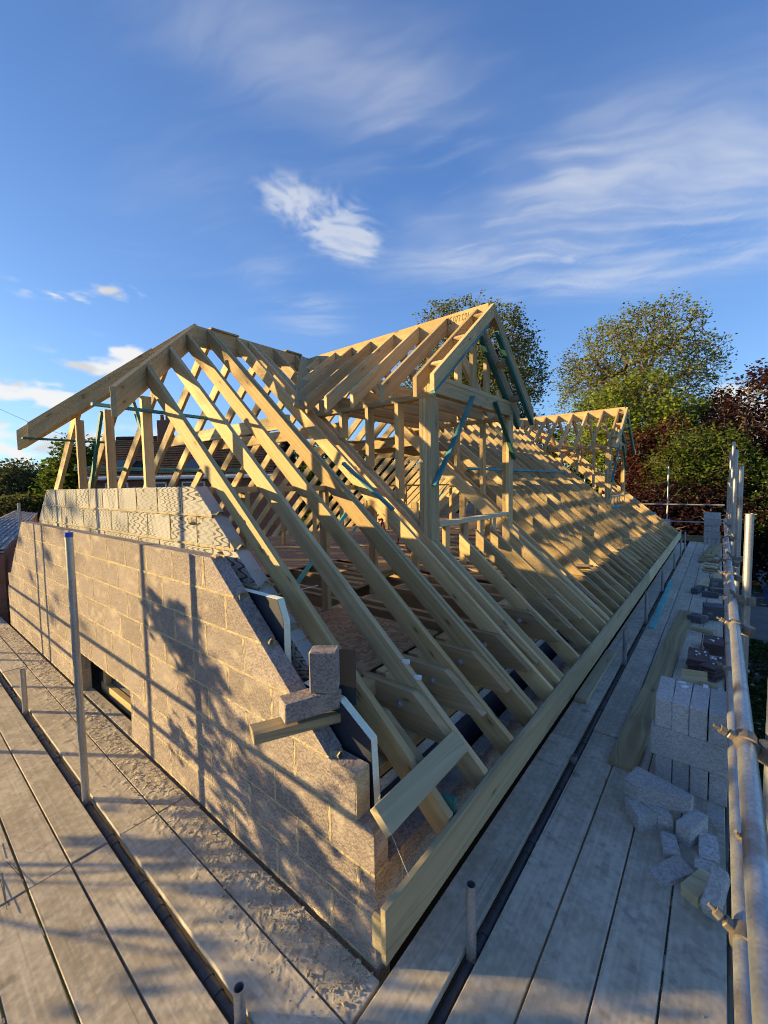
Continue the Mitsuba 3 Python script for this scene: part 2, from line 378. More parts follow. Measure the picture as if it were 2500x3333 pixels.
def put(name, hx, m, parent=None, **tags):
    return obj(name, hx[0], m, parent, uv=hx[1], **tags)


def merge(items):
    V, F, UV, n = [], [], [], 0
    for (v, f), uv in items:
        V.append(v); F.append(f + n); UV.append(uv); n += len(v)
    return (np.vstack(V), np.vstack(F)), np.vstack(UV)


def ring_frame(d):
    d = unit(d); a = unit(np.cross(d, (0.31, 0.2, 0.93) if abs(d[2]) < 0.9 else (1, 0, 0))); return d, a, np.cross(d, a)


def pipe(p0, p1, r=0.0242, n=20, wall=0.004, dents=0.0):
    """an open-ended hollow tube"""
    p0, p1 = np.asarray(p0, float), np.asarray(p1, float)
    d, a, c = ring_frame(p1 - p0); th = np.arange(n) * 2 * np.pi / n
    R = np.cos(th)[:, None] * a + np.sin(th)[:, None] * c
    L = np.linalg.norm(p1 - p0); k = max(2, int(L / 0.5)) if dents else 2
    rows = [p0 + (p1 - p0) * t + R * r + (a * math.sin(9 * t + p0[0]) + c * math.cos(7 * t + p0[1])) * dents for t in np.linspace(0, 1, k)]
    rows += [p1 + R * (r - wall), p1 - d * 0.15 + R * (r - wall)]
    rows = [p0 + d * 0.15 + R * (r - wall), p0 + R * (r - wall)] + rows
    V = np.vstack(rows); F = []
    for s in range(len(rows) - 1):
        for i in range(n):
            j = (i + 1) % n
            F += [(s * n + i, s * n + j, s * n + n + j), (s * n + i, s * n + n + j, s * n + n + i)]
    return V, np.array(F)


def rod(p0, p1, r, n=8, r1=None):
    p0, p1 = np.asarray(p0, float), np.asarray(p1, float); r1 = r if r1 is None else r1
    d, a, c = ring_frame(p1 - p0); th = np.arange(n) * 2 * np.pi / n
    R = np.cos(th)[:, None] * a + np.sin(th)[:, None] * c
    V = np.vstack([p0 + R * r, p1 + R * r1, [p0], [p1]]); F = []
    for i in range(n):
        j = (i + 1) % n
        F += [(i, j, n + j), (i, n + j, n + i), (2 * n, j, i), (2 * n + 1, n + i, n + j)]
    return V, np.array(F)


def cat(parts):
    V, F, n = [], [], 0
    for v, f in parts:
        V.append(v); F.append(np.asarray(f) + n); n += len(v)
    return np.vstack(V), np.vstack(F)


TAN = math.tan(math.radians(41)); CR = 0.775; XR = -4.05; W = -8.1; YL = 14.9; XP = -1.93


def RZ(x):
    return CR - TAN * (x if x > XR else 2 * XR - x)


# ------------------------------------------------------------------ ground
def sheet(x0, x1, y0, y1, z, nx=2, ny=2, amp=0.0, f=1.0, seed=0):
    X, Y = np.meshgrid(np.linspace(x0, x1, nx), np.linspace(y0, y1, ny), indexing='ij')
    P = np.stack([X, Y, X * 0 + z], -1).reshape(-1, 3)
    if amp: P[:, 2] += amp * (meshkit.fbm(P * f, 4, seed) - 0.5)
    i, j = np.meshgrid(np.arange(nx - 1), np.arange(ny - 1), indexing='ij'); k = (i * ny + j).ravel()
    return P, np.vstack([np.stack([k, k + ny, k + ny + 1], 1), np.stack([k, k + ny + 1, k + 1], 1)])


obj('ground', sheet(-900, 900, -900, 900, -2.6, 181, 181, 0.0), 'ground_mat', kind='structure')
obj('paving', sheet(1.6, 14, 15.2, 19.6, -2.595), 'paving_mat', kind='structure')

# ------------------------------------------------------------------ block walls
def outline(top_z, rake0, steps):
    """gable outline: vertical ends with two steps, then the 40 degree rake up to the flat top"""
    xr = (rake0 - top_z) / 0.835
    right = steps + [(xr, top_z)]
    return sg.Polygon(right + [(W - x, z) for x, z in right[::-1]])


def slab(poly, y0, y1):
    m = trimesh.creation.extrude_polygon(poly, y1 - y0, engine='earcut')
    v = np.array(m.vertices); v = np.stack([v[:, 0], y1 - v[:, 2], v[:, 1]], 1)
    return v, np.array(m.faces)


def lumpy(p0, p1, rad, seed, flat=0.5, n=7, step=0.014):
    """squeezed-out mortar: an uneven bead along a joint"""
    p0, p1 = np.asarray(p0, float), np.asarray(p1, float)
    L = np.linalg.norm(p1 - p0); k = max(3, int(L / step)); d, a, c = ring_frame(p1 - p0)
    t = np.linspace(0, 1, k); ctr = p0 + (p1 - p0) * t[:, None]
    nz = meshkit.fbm(ctr * 22 + seed, 3, seed); r = rad * (0.35 + 1.5 * np.clip(nz - 0.22, 0, 1))
    th = np.arange(n) * 2 * np.pi / n
    y = np.array([0, 1.0, 0]); z = np.cross(d, y); z = z / max(np.linalg.norm(z), 1e-6)
    V = (ctr[:, None] + (np.cos(th)[None, :, None] * y * flat + np.sin(th)[None, :, None] * z) * r[:, None, None]
         + 0.25 * rad * (meshkit.noise(np.stack([ctr[:, 0][:, None] * 60 + 3 * np.cos(th), ctr[:, 2][:, None] * 60 + 3 * np.sin(th), ctr[:, 1][:, None] + 0 * th], -1), seed)[..., None] - 0.5)).reshape(-1, 3)
    F = []
    for s in range(k - 1):
        for i in range(n):
            j = (i + 1) % n
            F += [(s * n + i, s * n + n + j, s * n + j), (s * n + i, s * n + n + i, s * n + n + j)]
    return V, np.array(F)


OPEN = sg.box(-4.31, -0.4, -2.87, 0.445)
OUTER = outline(1.79, 0.656, [(0, -0.225), (0, 0.665), (-0.105, 0.665), (-0.105, 0.89), (-0.283, 0.89)])
gw = thing('block_wall', 'brown concrete block gable wall with sandy mortar joints and a stepped raking edge', 'block wall')
obj('mortar_bed', slab(OUTER.buffer(-0.003).difference(OPEN), 0.0022, 0.096), 'mortar', gw)


def lay(parent, out, y0, y1, rows, z_of, off_of, m, face_b, joint=0.013):
    k = 0
    for i in rows:
        z0, x = z_of(i), off_of(i)
        edges = [0.0]
        while x > W + 0.06:
            edges.append(x); x -= 0.45
        edges.append(W)
        for a, b_ in zip(edges[:-1], edges[1:]):
            r = sg.box(b_ + joint / 2 * (b_ > W), z0, a - joint / 2 * (a < 0), z0 + 0.2125)
            q = r.intersection(out)
            if q.is_empty or q.area < 0.002: continue
            for g in getattr(q, 'geoms', [q]):
                if g.geom_type != 'Polygon' or g.area < 0.002: continue
                dy = rng.uniform(-0.0015, 0.0015)
                if g.area > 0.999 * r.area or len(g.exterior.coords) == 5 and abs(g.area - g.minimum_rotated_rectangle.area) < 1e-6 and abs(g.envelope.area - g.area) < 1e-6:
                    x0, zz0, x1, zz1 = g.bounds
                    put('block', box(x0, x1, y0 + dy, y1, zz0, zz1, 0, face_b), m, parent)
                else:
                    pts = np.array(g.simplify(1e-4).exterior.coords)[:-1]
                    put('block', prism(pts, y0 + dy, y1), m, parent)


lay(gw, OUTER.difference(OPEN.buffer(0.0)), 0.0, 0.1, range(-1, 8), lambda i: i * 0.225, lambda i: -0.105 if i % 2 else -0.293, 'block_brown', 0.003)
beads = []
for i in range(0, 8):
    z = i * 0.225 - 0.005
    r = OUTER.intersection(sg.LineString([(W, z), (0, z)])).bounds
    if i in (0, 1): beads += [lumpy((-2.86, 0.001, z), (r[2], 0.001, z), 0.0105, i, 0.38), lumpy((r[0], 0.001, z), (-4.32, 0.001, z), 0.0105, i + 20, 0.38)]
    else: beads.append(lumpy((r[0], 0.001, z), (r[2], 0.001, z), 0.0105, i, 0.38))
    x = -0.105 if i % 2 else -0.293
    while x > W + 0.06:
        if OUTER.contains(sg.Point(x, z + 0.2)) and not OPEN.contains(sg.Point(x, z + 0.1)):
            beads.append(lumpy((x, 0.001, z + 0.01), (x + 1e-3, 0.001, z + 0.215), 0.0165, int(-x * 50) + i, 0.24))
        x -= 0.45
for s in range(6):   # dabs of mortar along the raking edge
    z = 0.9 + 0.225 * s - 0.01; x = (0.656 - z) / 0.835
    beads.append(lumpy((x - 0.02, 0.05, z - 0.004), (x + 0.03, 0.05, z + 0.006), 0.035, 77 + s, 1.2))
obj('mortar_joint', cat(beads), 'mortar', gw, kind='stuff')
# timber and slab seen in the opening
op = 'opening'
put('sill_board', box(-4.3, -2.88, 0.0, 0.105, -0.045, -0.008, 0, 0.003), 'deck_board', gw)
put('sill_timber', box(-4.3, -2.8, 0.185, 0.245, -0.06, 0.035, 0, 0.003), 'wood', gw)
put('jamb_timber', box(-4.24, -4.16, 0.19, 0.25, 0.036, 0.45, 2, 0.003), 'wood', gw)
put('inner_slab', box(-4.6, -2.6, 0.26, 1.2, -0.2, 0.03), 'block_grey', gw)

INNER = outline(2.25, 0.64, [(-0.32, 0.2), (-0.32, 0.905)])
iw = thing('inner_block_wall', 'pale grey inner gable wall of blocks scored with zigzag lines, behind the brown block wall', 'block wall')
obj('mortar_bed', slab(INNER.buffer(-0.004).difference(sg.box(-4.31, -0.4, -2.87, 0.445)), 0.204, 0.296), 'mortar', iw)
lay(iw, INNER, 0.2, 0.3, range(0, 9), lambda i: 0.225 * i + 0.235, lambda i: -0.34 + 0.225 * (i % 2), 'block_scored', 0.004)
beads = []
for i in range(5, 9):
    z = 0.225 * i + 0.23
    r = INNER.intersection(sg.LineString([(W, z), (0, z)])).bounds
    beads.append(lumpy((r[0], 0.198, z), (r[2], 0.198, z), 0.013, 40 + i, 0.9))
    x = -0.34 + 0.225 * (i % 2)
    while x > W + 0.06:
        if INNER.contains(sg.Point(x, z + 0.1)): beads.append(lumpy((x, 0.199, z + 0.01), (x + 1e-3, 0.199, z + 0.21), 0.007, int(-x * 50) + i, 0.8))
        x -= 0.45
    xr = (0.64 - z) / 0.835
    beads.append(lumpy((xr - 0.05, 0.25, z - 0.01), (xr + 0.015, 0.25, z - 0.002), 0.055, 90 + i, 1.0))
obj('mortar_joint', cat(beads), 'mortar', iw, kind='stuff')
# wire wall ties standing out of the inner leaf joint
ties = []
for x in (-5.9, -5.0, -4.1, -3.3, -2.4):
    ties += [rod((x, 0.2, 2.03), (x + 0.12, 0.10, 2.015), 0.002, 5), rod((x + 0.12, 0.10, 2.015), (x + 0.3, 0.2, 2.03), 0.002, 5)]
obj('wall_tie', cat(ties), 'steel', iw, kind='stuff')

# eaves walls
ew = thing('eaves_wall', 'low grey block cavity wall under the rafter feet on the right-hand eaves side', 'block wall')
put('mortar_bed', box(-0.096, -0.004, 0.1, 14.8, -0.02, 0.44), 'mortar', ew)
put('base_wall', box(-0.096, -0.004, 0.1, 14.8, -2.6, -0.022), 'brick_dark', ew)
for i, off in ((0, 0.44), (1, 0.215)):
    y = 0.102
    nx_ = off
    while y < 9:
        put('block', box(-0.1, 0.0, y, nx_ - 0.01, i * 0.225, i * 0.225 + 0.22 - 0.002, 1, 0.005), 'block_brown', ew)
        y = nx_; nx_ += 0.45
put('inner_leaf', box(-0.32, -0.22, 0.3, 14.6, -2.6, 0.65), 'block_grey', ew)
put('cavity_foil', box(-0.219, -0.165, 0.12, 14.6, -0.5, 0.56), 'foil_dark', ew)
put('damp_course', box(-0.335, -0.205, 0.3, 14.6, 0.652, 0.656), 'membrane', ew)
fw = thing('far_eaves_wall', 'plain block wall under the left-hand eaves, mostly hidden behind the gable', 'block wall')
put('wall_face', box(W, W + 0.1, 0.1, 14.8, -2.6, 0.45), 'block_grey', fw)
put('inner_leaf', box(W + 0.22, W + 0.32, 0.3, 14.6, -2.6, 0.65), 'block_grey', fw)
bw = thing('rear_gable_wall', 'block gable wall closing the far end of the roof', 'block wall')
obj('wall_face', slab(OUTER, 14.8, 14.9), 'block_grey', bw)
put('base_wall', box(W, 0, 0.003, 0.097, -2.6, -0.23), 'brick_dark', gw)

# ------------------------------------------------------------------ the roof frame
rf = thing('roof_frame', 'new timber roof frame of closely spaced rafters with a half hip at its near end', 'roof frame')
D = 0.186
YC1, YC2 = 3.15, 11.7


def raf(x0, x1, y, w=0.045, name='rafter', parent=None, dz=0.0, depth=D, m='wood'):
    C = np.zeros((2, 2, 2, 3))
    for a, x in enumerate((x0, x1)):
        for b_ in (0, 1):
            for c in (0, 1): C[a, b_, c] = (x, y + w * (b_ - 0.5), RZ(x) + dz - depth * (1 - c))
    return put(name, hexa(C, 0.002), m, parent or rf)


def hip_top(y):
    e = min(y, YL - y)
    return XR + max(0.0, 1.35 - e)


right = [0.355, 0.75, 1.13, 1.52, 1.575, 1.95, 2.13, 2.18, 2.23]
right += [4.05, 4.10] + [4.30 + 0.4 * i for i in range(16)]
right += [YC2 - 1.02, YC2 - 0.97, YC2 - 0.92, YC2 + 0.9, YC2 + 0.95] + [13.0, 13.4, 13.8, 14.2, 14.6]
right = [y for y in right if not (YC2 - 1.06 < y < YC2 + 0.85 and min(abs(y - (YC2 - q)) for q in (1.02, .97, .92)) > 1e-6)]
for y in right: raf(0.193, hip_top(y) + (0.025 if hip_top(y) == XR else 0.035), y)
for i in range(36): raf(W - 0.193, W - hip_top(0.355 + 0.4 * i) - 0.03, 0.355 + 0.4 * i)
for yc in (YC1, YC2):
    for dy in (-0.42, -0.02, 0.38, 0.74): raf(0.193, -1.05, yc + dy)
    for dy in (-0.6, -0.2, 0.2, 0.6):
        raf((CR - (4.2 - 0.8 * abs(dy))) / TAN, XR + 0.025, yc + dy)
put('ridge_board', box(XR - 0.022, XR + 0.022, 1.35, YL - 1.35, 4.04, 4.288, 1, 0.002), 'wood', rf)


def hip(sx, sy, e0, e1, off=0.0, w=0.048, d=0.24, dz=0.01):
    """plumb-cut board on a hip line; e0..e1 = distance in plan from the gable"""
    C = np.zeros((2, 2, 2, 3))
    for a, e in enumerate((e0, e1)):
        x = XR + sx * (1.35 - e); y = e if sy > 0 else YL - e
        s = unit((1 * sy, sx, 0))
        for b_ in (0, 1):
            for c in (0, 1):
                q = np.array([x, y, 0]) + s * (off + w * (b_ - 0.5)); q[2] = 4.29 - TAN * (1.35 - e) + dz - d * (1 - c); C[a, b_, c] = q
    return put('hip_rafter', hexa(C, 0.002), 'wood', rf)


hip(1, 1, -0.08, 1.36)
hip(-1, 1, -0.17, 1.36, 0.0); hip(-1, 1, -0.16, 1.2, -0.058, dz=0.03); hip(-1, 1, -0.05, 1.0, 0.058, dz=-0.01)
hip(1, -1, -0.08, 1.36); hip(-1, -1, -0.08, 1.36)
# plate round the half hip, studs on the inner wall, bracing battens
for x in (-4.74, -3.78, -2.85):
    top = 4.29 - TAN * (1.35 - (1.35 - abs(x - XR))) - 0.24
    put('stud', box(x - 0.025, x + 0.025, 0.21, 0.29, 2.25, 3.06, 2, 0.002), 'wood', rf)
put('batten', beam((-2.80, -0.18, 2.93), (-2.78, 1.0, 2.92), 0.05, 0.025), 'batten_teal', rf, label='teal treated batten nailed level under the rafters of the half hip')
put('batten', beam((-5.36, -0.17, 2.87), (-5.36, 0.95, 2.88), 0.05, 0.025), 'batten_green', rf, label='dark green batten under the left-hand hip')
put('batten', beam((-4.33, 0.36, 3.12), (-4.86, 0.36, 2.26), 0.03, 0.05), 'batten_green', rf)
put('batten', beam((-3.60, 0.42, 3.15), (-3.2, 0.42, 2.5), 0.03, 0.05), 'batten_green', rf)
# collars, purlin plates and studs
for y in (1.58, 2.4, 4.36, 5.2, 6.4, 7.6, 8.8, 10.0, 12.75, 13.4):
    put('collar', box(-5.55, -2.55, y, y + 0.045, 2.88, 3.03, 0, 0.002), 'wood', rf)
for x, spans in ((XP, ((0.3, 2.1), (4.1, 10.6), (12.7, 14.6))), (W - XP, ((0.3, 14.6),))):
    for a, b_ in spans:
        put('purlin_plate', box(x - 0.05, x + 0.05, a, b_, 2.19, 2.24, 1, 0.002), 'wood', rf)
        y = a + 0.3
        while y < b_:
            put('wall_stud', box(x - 0.047, x + 0.047, y, y + 0.05, 0.98, 2.188, 2, 0.002), 'wood', rf); y += 0.9
for y in (2.25, 3.1): put('wall_stud', box(XP - .047, XP + .047, y, y + 0.05, 0.98, 2.0, 2, 0.002), 'wood', rf)
put('batten', beam((-2.5, 2.6, 2.05), (-2.2, 1.1, 0.99), 0.025, 0.05), 'batten_pale_teal', rf)
for y in (6.0, 9.0): put('batten', beam((-5.8, y, 1.1), (-5.6, y + 1.2, 2.2), 0.025, 0.05), 'batten_pale_teal', rf)
# boards laid across the collars
for i in range(9): put('loft_board', box(-4.9 + 0.22 * i, -4.72 + 0.22 * i, 4.2 + 0.13 * (i % 3), 8.6 - 0.2 * (i % 2), 3.032, 3.055, 1, 0.002), 'wood_grey', rf)
# eaves: fascia in lengths, tail joists with sloping ends, noggins
for a, b_, z in ((-0.2, 3.05, 0.0), (3.055, 7.4, -0.004), (7.405, 11.6, 0.0), (11.605, 15.1, 0.004)):
    put('fascia_board', box(0.200, 0.226, a, b_, 0.375 + z, 0.602 + z, 1, 0.002), 'wood_pale', rf)
put('fascia_gusset', box(0.14, 0.199, -0.185, -0.16, 0.385, 0.515, 0, 0.002), 'wood_pale', rf)
tail_y = [0.34] + [y for y in right if y not in (1.575, 2.18, 2.23, 4.10, YC2 - 0.97, YC2 - 0.92, YC2 + 0.95, 0.355)] + [yc + dy for yc in (YC1, YC2) for dy in (-0.42, -0.02, 0.38)]
for y in tail_y:
    y1 = y - 0.024; y0 = y1 - 0.066
    if y == 0.34: y0, y1 = 0.385, 0.43
    zt, zb = 0.965, 0.72
    xs = [(-7.8, zb), (-7.8, zt), ((CR - zt) / TAN - 0.03, zt), ((CR - zb) / TAN - 0.03, zb + 0.02), ((CR - zb) / TAN - 0.06, zb)]
    put('joist', prism(xs, y0, y1), 'wood_brown' if y < 7 else 'wood', rf)
    if y < 9:
        obj('bolt', cat([rod((-0.34, y0 - 0.004, 0.87), (-0.34, y0 - 0.012, 0.87), 0.022, 10), rod((-0.34, y0 - 0.012, 0.87), (-0.34, y0 - 0.022, 0.87), 0.011, 6)]), 'galv_strap', rf)
ty = sorted(tail_y)
for a, b_ in zip(ty[:-1], ty[1:]):
    if b_ - a > 0.25 and a < 9: put('noggin', box(-0.64, -0.545, a + 0.025, b_ - 0.072, 0.86, 0.962, 1, 0.002), 'wood', rf)
put('wall_plate', box(-0.33, -0.21, 0.3, 14.6, 0.657, 0.718, 1, 0.002), 'wood', rf)
put('wall_plate', box(W + 0.21, W + 0.33, 0.3, 14.6, 0.657, 0.748, 1, 0.002), 'wood', rf)
# trimmers of the floor void
put('trimmer', box(-1.98, -1.93, 0.35, 3.6, 0.75, 0.964, 1, 0.002), 'wood', rf)
put('trimmer', box(-1.92, -1.875, 0.35, 1.9, 0.75, 0.966, 1, 0.002), 'wood', rf)
# battens on the roof slope
put('batten', beam((-1.93, 4.55, RZ(-1.93) + .022), (-1.95, 10.1, RZ(-1.95) + .022), 0.05, 0.025, up=(TAN, 0, 1)), 'batten_teal', rf, label='long blue-green batten running level across the rafters between the two dormers')
for x, y, l in ((-0.9, 10.2, 1.0), (-0.97, 13.3, 1.0), (-0.47, 13.55, 1.1)):
    put('batten', beam((x, y, RZ(x) + .022), (x + .02, y + l, RZ(x + .02) + .022), 0.07, 0.025, up=(TAN, 0, 1)), 'batten_teal', rf)
put('batten', beam((-1.92, 1.80, RZ(-1.92) + 0.03), (-1.36, 1.93, RZ(-1.36) + 0.03), 0.045, 0.03, up=(TAN, 0, 1)), 'batten_teal', rf)
put('ridge_offcut', box(-4.10, -4.0, 1.55, 1.95, 4.291, 4.313, 1, 0.002), 'wood_grey', rf)
put('ridge_offcut', box(-4.10, -4.0, 2.75, 3.05, 4.291, 4.313, 1, 0.002), 'wood_grey', rf)
for x, y in ((-0.36, 0.75), (-0.27, 0.75)):   # little white clips on a rafter back
    put('clip', rbox((x, y, RZ(x) + 0.014), (0.05, 0.014, 0.028), 0.5, 0.001), 'plastic_white', rf)
for x, y in ((-0.62, 1.05), (-1.05, 0.7)):
    put('metal_strap', beam((x - 1.2, y - 0.5, 1.3), (x - 0.75, y - 0.13, 1.42), 0.03, 0.003), 'galv_strap', rf)

# ------------------------------------------------------------------ dormers
def dormer(yc, label, full):
    d = thing('dormer_frame', label, 'dormer frame')
    hw, xf = 1.03, -1.03; ZE, ZT = 3.08, 4.24; S = 0.80
    P = lambda name, hx, m='wood': put(name, hx, m, d)
    for sgn in (-1, 1):
        ya, yb = sorted((yc + sgn * hw, yc + sgn * (hw - 0.145)))
        for k in range(3 if sgn < 0 else 2):
            x1 = xf - 0.047 * k; x0 = x1 - 0.045
            P('corner_post', box(x0, x1, ya + (0 if k < 3 else .04), yb, RZ(x1) + 0.003 if sgn < 0 else RZ(x1) - 0.22, ZE, 2, 0.002))
        P('side_plate', box(-2.85, xf, min(yc + sgn * hw, yc + sgn * (hw - .1)), max(yc + sgn * hw, yc + sgn * (hw - .1)), ZE + 0.001, ZE + 0.048, 0, 0.002))
        for x in (-1.45, -1.86, -2.26):
            P('side_stud', box(x - 0.024, x + 0.024, min(yc + sgn * hw, yc + sgn * (hw - .1)), max(yc + sgn * hw, yc + sgn * (hw - .1)), RZ(x - .024) + 0.03, ZE, 2, 0.002))
    P('header', box(xf - 0.045, xf, yc - hw, yc + hw, ZE + 0.05, ZE + 0.19, 1, 0.002))
    P('header', box(xf - 0.092, xf - 0.047, yc - hw, yc + hw, ZE + 0.05, ZE + 0.19, 1, 0.002))
    P('head_plate', box(xf - 0.095, xf + 0.002, yc - hw, yc + hw, ZE + 0.192, ZE + 0.238, 1, 0.002))
    ridge = P('ridge_board', box(XR + 0.03, -0.90, yc - 0.022, yc + 0.022, ZT - 0.22, ZT + 0.012, 0, 0.002))

    def drop(y): return ZT - S * abs(y - yc)

    def dr_(x, sgn, name, ye, y_in=0.024, w=0.045, dep=0.185):
        C = np.zeros((2, 2, 2, 3))
        for a, y in enumerate((yc + sgn * y_in, yc + sgn * ye)):
            for b_ in (0, 1):
                for c in (0, 1): C[a, b_, c] = (x + w * (b_ - 0.5), y, drop(y) - dep * (1 - c))
        return P(name, hexa(C, 0.002))
    for sgn in (-1, 1):
        for x in (-1.055, -1.45, -1.86, -2.26, -2.66):
            dr_(x, sgn, 'rafter', 1.26 if x > -2.6 else 1.2)
        for x in (-3.02, -3.36, -3.7):
            ye = min(1.2, (ZT - RZ(x)) / S); dr_(x, sgn, 'jack_rafter', ye)
        dr_(-0.86, sgn, 'barge_rafter', 1.27, 0.0, 0.047, 0.15)
        for t in (0.12, 0.47, 0.82):     # noggings of the gable ladder
            y = yc + sgn * 1.27 * t; z = drop(y)
            n_ = unit((0, sgn * S, 1)); tt = unit((0, sgn, -S))
            C = np.zeros((2, 2, 2, 3))
            for idx in np.ndindex(2, 2, 2):
                C[idx] = np.array([(-1.031, -0.885)[idx[0]], y, z]) + tt * 0.045 * (idx[1] - 0.5) - n_ * (0.012 + 0.10 * (1 - idx[2]))
            P('nogging', hexa(C, 0.002))
        # teal treated strips under the barge and the gable rafter
        for x, wd, off in (((-0.86, 0.05, 0.152),) if sgn < 0 else ((-0.86, 0.05, 0.152), (-1.055, 0.05, 0.187))):
            C = np.zeros((2, 2, 2, 3))
            for a, y in enumerate((yc + sgn * 0.12, yc + sgn * 1.26)):
                for b_ in (0, 1):
                    for c in (0, 1): C[a, b_, c] = (x + wd * (b_ - 0.5), y, drop(y) - off - (0.028 if sgn < 0 else 0.06) * (1 - c))
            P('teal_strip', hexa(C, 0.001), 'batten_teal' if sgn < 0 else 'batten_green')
        # valley board lying on the main slope
        A = np.array([XR + 0.06, yc + sgn * 0.02, RZ(XR + 0.06)]); B = np.array([-2.72, yc + sgn * 1.22, RZ(-2.72)])
        P('valley_board', beam(A + (0, 0, .012), B + (0, 0, .012), 0.2, 0.022, up=(TAN, 0, 1)))
    for x in (-1.5, -1.91, -2.31, -2.6):
        P('ceiling_tie', box(x - 0.022, x + 0.022, yc - hw, yc + hw, ZE + 0.05, ZE + 0.19, 1, 0.002))
    for y in (-0.72, -0.36, 0.0, 0.36, 0.72):
        P('gable_stud', box(xf - 0.094, xf - 0.048, yc + y - 0.047, yc + y + 0.047, ZE + 0.24, drop(yc + abs(y) + 0.047) - 0.19, 2, 0.002))
    P('sill', box(xf - 0.10, xf + 0.005, yc - hw + 0.147, yc + hw - 0.147, 1.80, 1.847, 1, 0.002), 'wood_pale')
    for dy in (-0.62, -0.2, 0.2, 0.56):
        P('cripple_stud', box(xf - 0.095, xf - 0.05, yc + dy - 0.06, yc + dy + 0.035, RZ(xf) - 0.2, 1.798, 2, 0.002))
    P('brace', beam((xf + 0.03, yc - 0.19, 3.21), (xf + 0.03, yc - 1.02, 2.22), 0.025, 0.05, up=(1, 0, 0)), 'batten_teal')
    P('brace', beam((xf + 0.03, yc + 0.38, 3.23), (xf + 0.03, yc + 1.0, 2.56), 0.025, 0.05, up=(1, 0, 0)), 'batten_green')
    if full:
        t = meshkit.text_mesh('CE 077 C24', 0.075, 0.0015); v = np.array(t.vertices)
        v = np.stack([-1.43 + 0.0 + v[:, 0] * 0.5, 0 * v[:, 0] + yc - 0.0225 - v[:, 2], ZT - 0.10 + v[:, 1]], 1)
        obj('stamp', (v, np.array(t.faces)), 'stamp_ink', ridge)
    return d


dormer(YC1, 'near gabled dormer frame of pale timber with teal diagonal braces on its open window front', True)
dormer(YC2, 'far smaller-looking dormer frame near the end of the roof, in front of the red-leaved tree', False)

# ------------------------------------------------------------------ attic floor and what lies on it
fl = thing('attic_floor', 'brown board floor of the attic seen between the near rafters', 'floor')
for k, (x0, x1, y0, y1) in enumerate(((-1.87, -0.66, 0.44, 1.62), (-4.3, -1.9, 0.31, 1.5), (-6.8, -4.31, 0.31, 1.5))):
    put('osb_panel', box(x0, x1, y0, y1, 0.967, 0.985), 'osb', fl)
for i in range(5):
    for j in range(6):
        x0, y0 = -7.6 + 1.39 * i, 3.62 + 1.83 * j
        put('floor_panel', box(x0, x0 + 1.38, y0, y0 + 1.82, 0.967, 0.985), 'ply_brown', fl)
for i in range(3):
    put('floor_panel', box(-7.6 + 1.25 * i, -6.36 + 1.25 * i, 1.52, 3.6, 0.967, 0.985), 'ply_brown', fl)
for i in range(5):
    k = put('loose_plank', rbox((-2.55 + 0.03 * i, 2.95 + 0.05 * i, 1.0 + 0.028 * i), (0.5, 1.5 - 0.1 * i, 0.026), 0.15 - 0.05 * i, 0.002, grain=1), 'wood_brown')
    labels[k] = dict(label=('lowest', 'second from bottom', 'middle', 'second from top', 'topmost')[i] + ' dark plank in the flat stack lying across the attic joists', category='plank', group='dark planks stacked on the attic joists')
for i in range(14):
    k = put('floor_batten', rbox((-4.2 + 2.6 * rng.random(), 3.9 + 5.5 * rng.random(), 1.0 + 0.02 * (i % 3)), (2.2 + rng.random(), 0.09, 0.022), rng.uniform(-0.35, 0.35), 0.001), 'wood' if i % 3 else 'wood_grey')
    labels[k] = dict(label='loose timber length lying about on the attic floor under the ridge', category='timber length', group='loose timbers on the attic floor')
trest = thing('red_trestle', 'rust red steel trestle legs standing on the attic floor beyond the near rafters', 'trestle')
for k, (x, y) in enumerate(((-3.45, 4.3), (-3.2, 4.55), (-3.0, 4.75))):
    for s in (-1, 1):
        obj('leg', rod((x + 0.22 * s, y - 0.1 * s, 0.985), (x, y, 1.62), 0.014, 8), 'red_steel', trest)
    obj('leg', rod((x, y + 0.25, 0.985), (x, y, 1.62), 0.014, 8), 'red_steel', trest)
obj('top_bar', rod((-3.5, 4.25, 1.63), (-2.95, 4.8, 1.63), 0.018, 8), 'red_steel', trest)

put('batten', beam((-6.02, 0.5, 2.55), (-6.0, 3.4, 2.55), 0.06, 0.025, up=(-TAN, 0, 1)), 'batten_pale_teal', rf)
obj('builders_line', cat([rod((-0.075, 0.118, 0.70), (0.213, -0.03, 0.606), 0.0008, 5), rod((-0.075, 0.118, 0.70), (0.04, 0.0, 0.86), 0.0022, 5)]), 'plastic_white', label="thin white builder's line strung from the wall corner to the fascia", category='string')
wr = np.random.default_rng(12); parts = []
for i in range(9):
    a_ = np.array([wr.uniform(-2.45, -1.95), wr.uniform(-1.11, -0.96), 0.006]); b__ = a_ + np.array([wr.uniform(0.08, 0.3), wr.uniform(-0.06, 0.06), wr.uniform(0, 0.03)])
    parts.append(rod(a_, b__, 0.0014, 5))
obj('wire_offcuts', cat(parts), 'brick_dark', label='thin wire offcuts lying on the gable deck at the left edge', category='wire', kind='stuff')
# ------------------------------------------------------------------ loose things on the gable and rafters
def insul(poly, label):
    t = thing('insulation_board', label, 'insulation board')
    put('foam_core', prism(poly, 0.122, 0.166), 'foam_edge', t)
    sh = sg.Polygon(poly).buffer(-0.0015)
    put('foil_face', prism(np.array(sh.exterior.coords)[:-1], 0.1195, 0.1215), 'foil_dark', t)
    return t


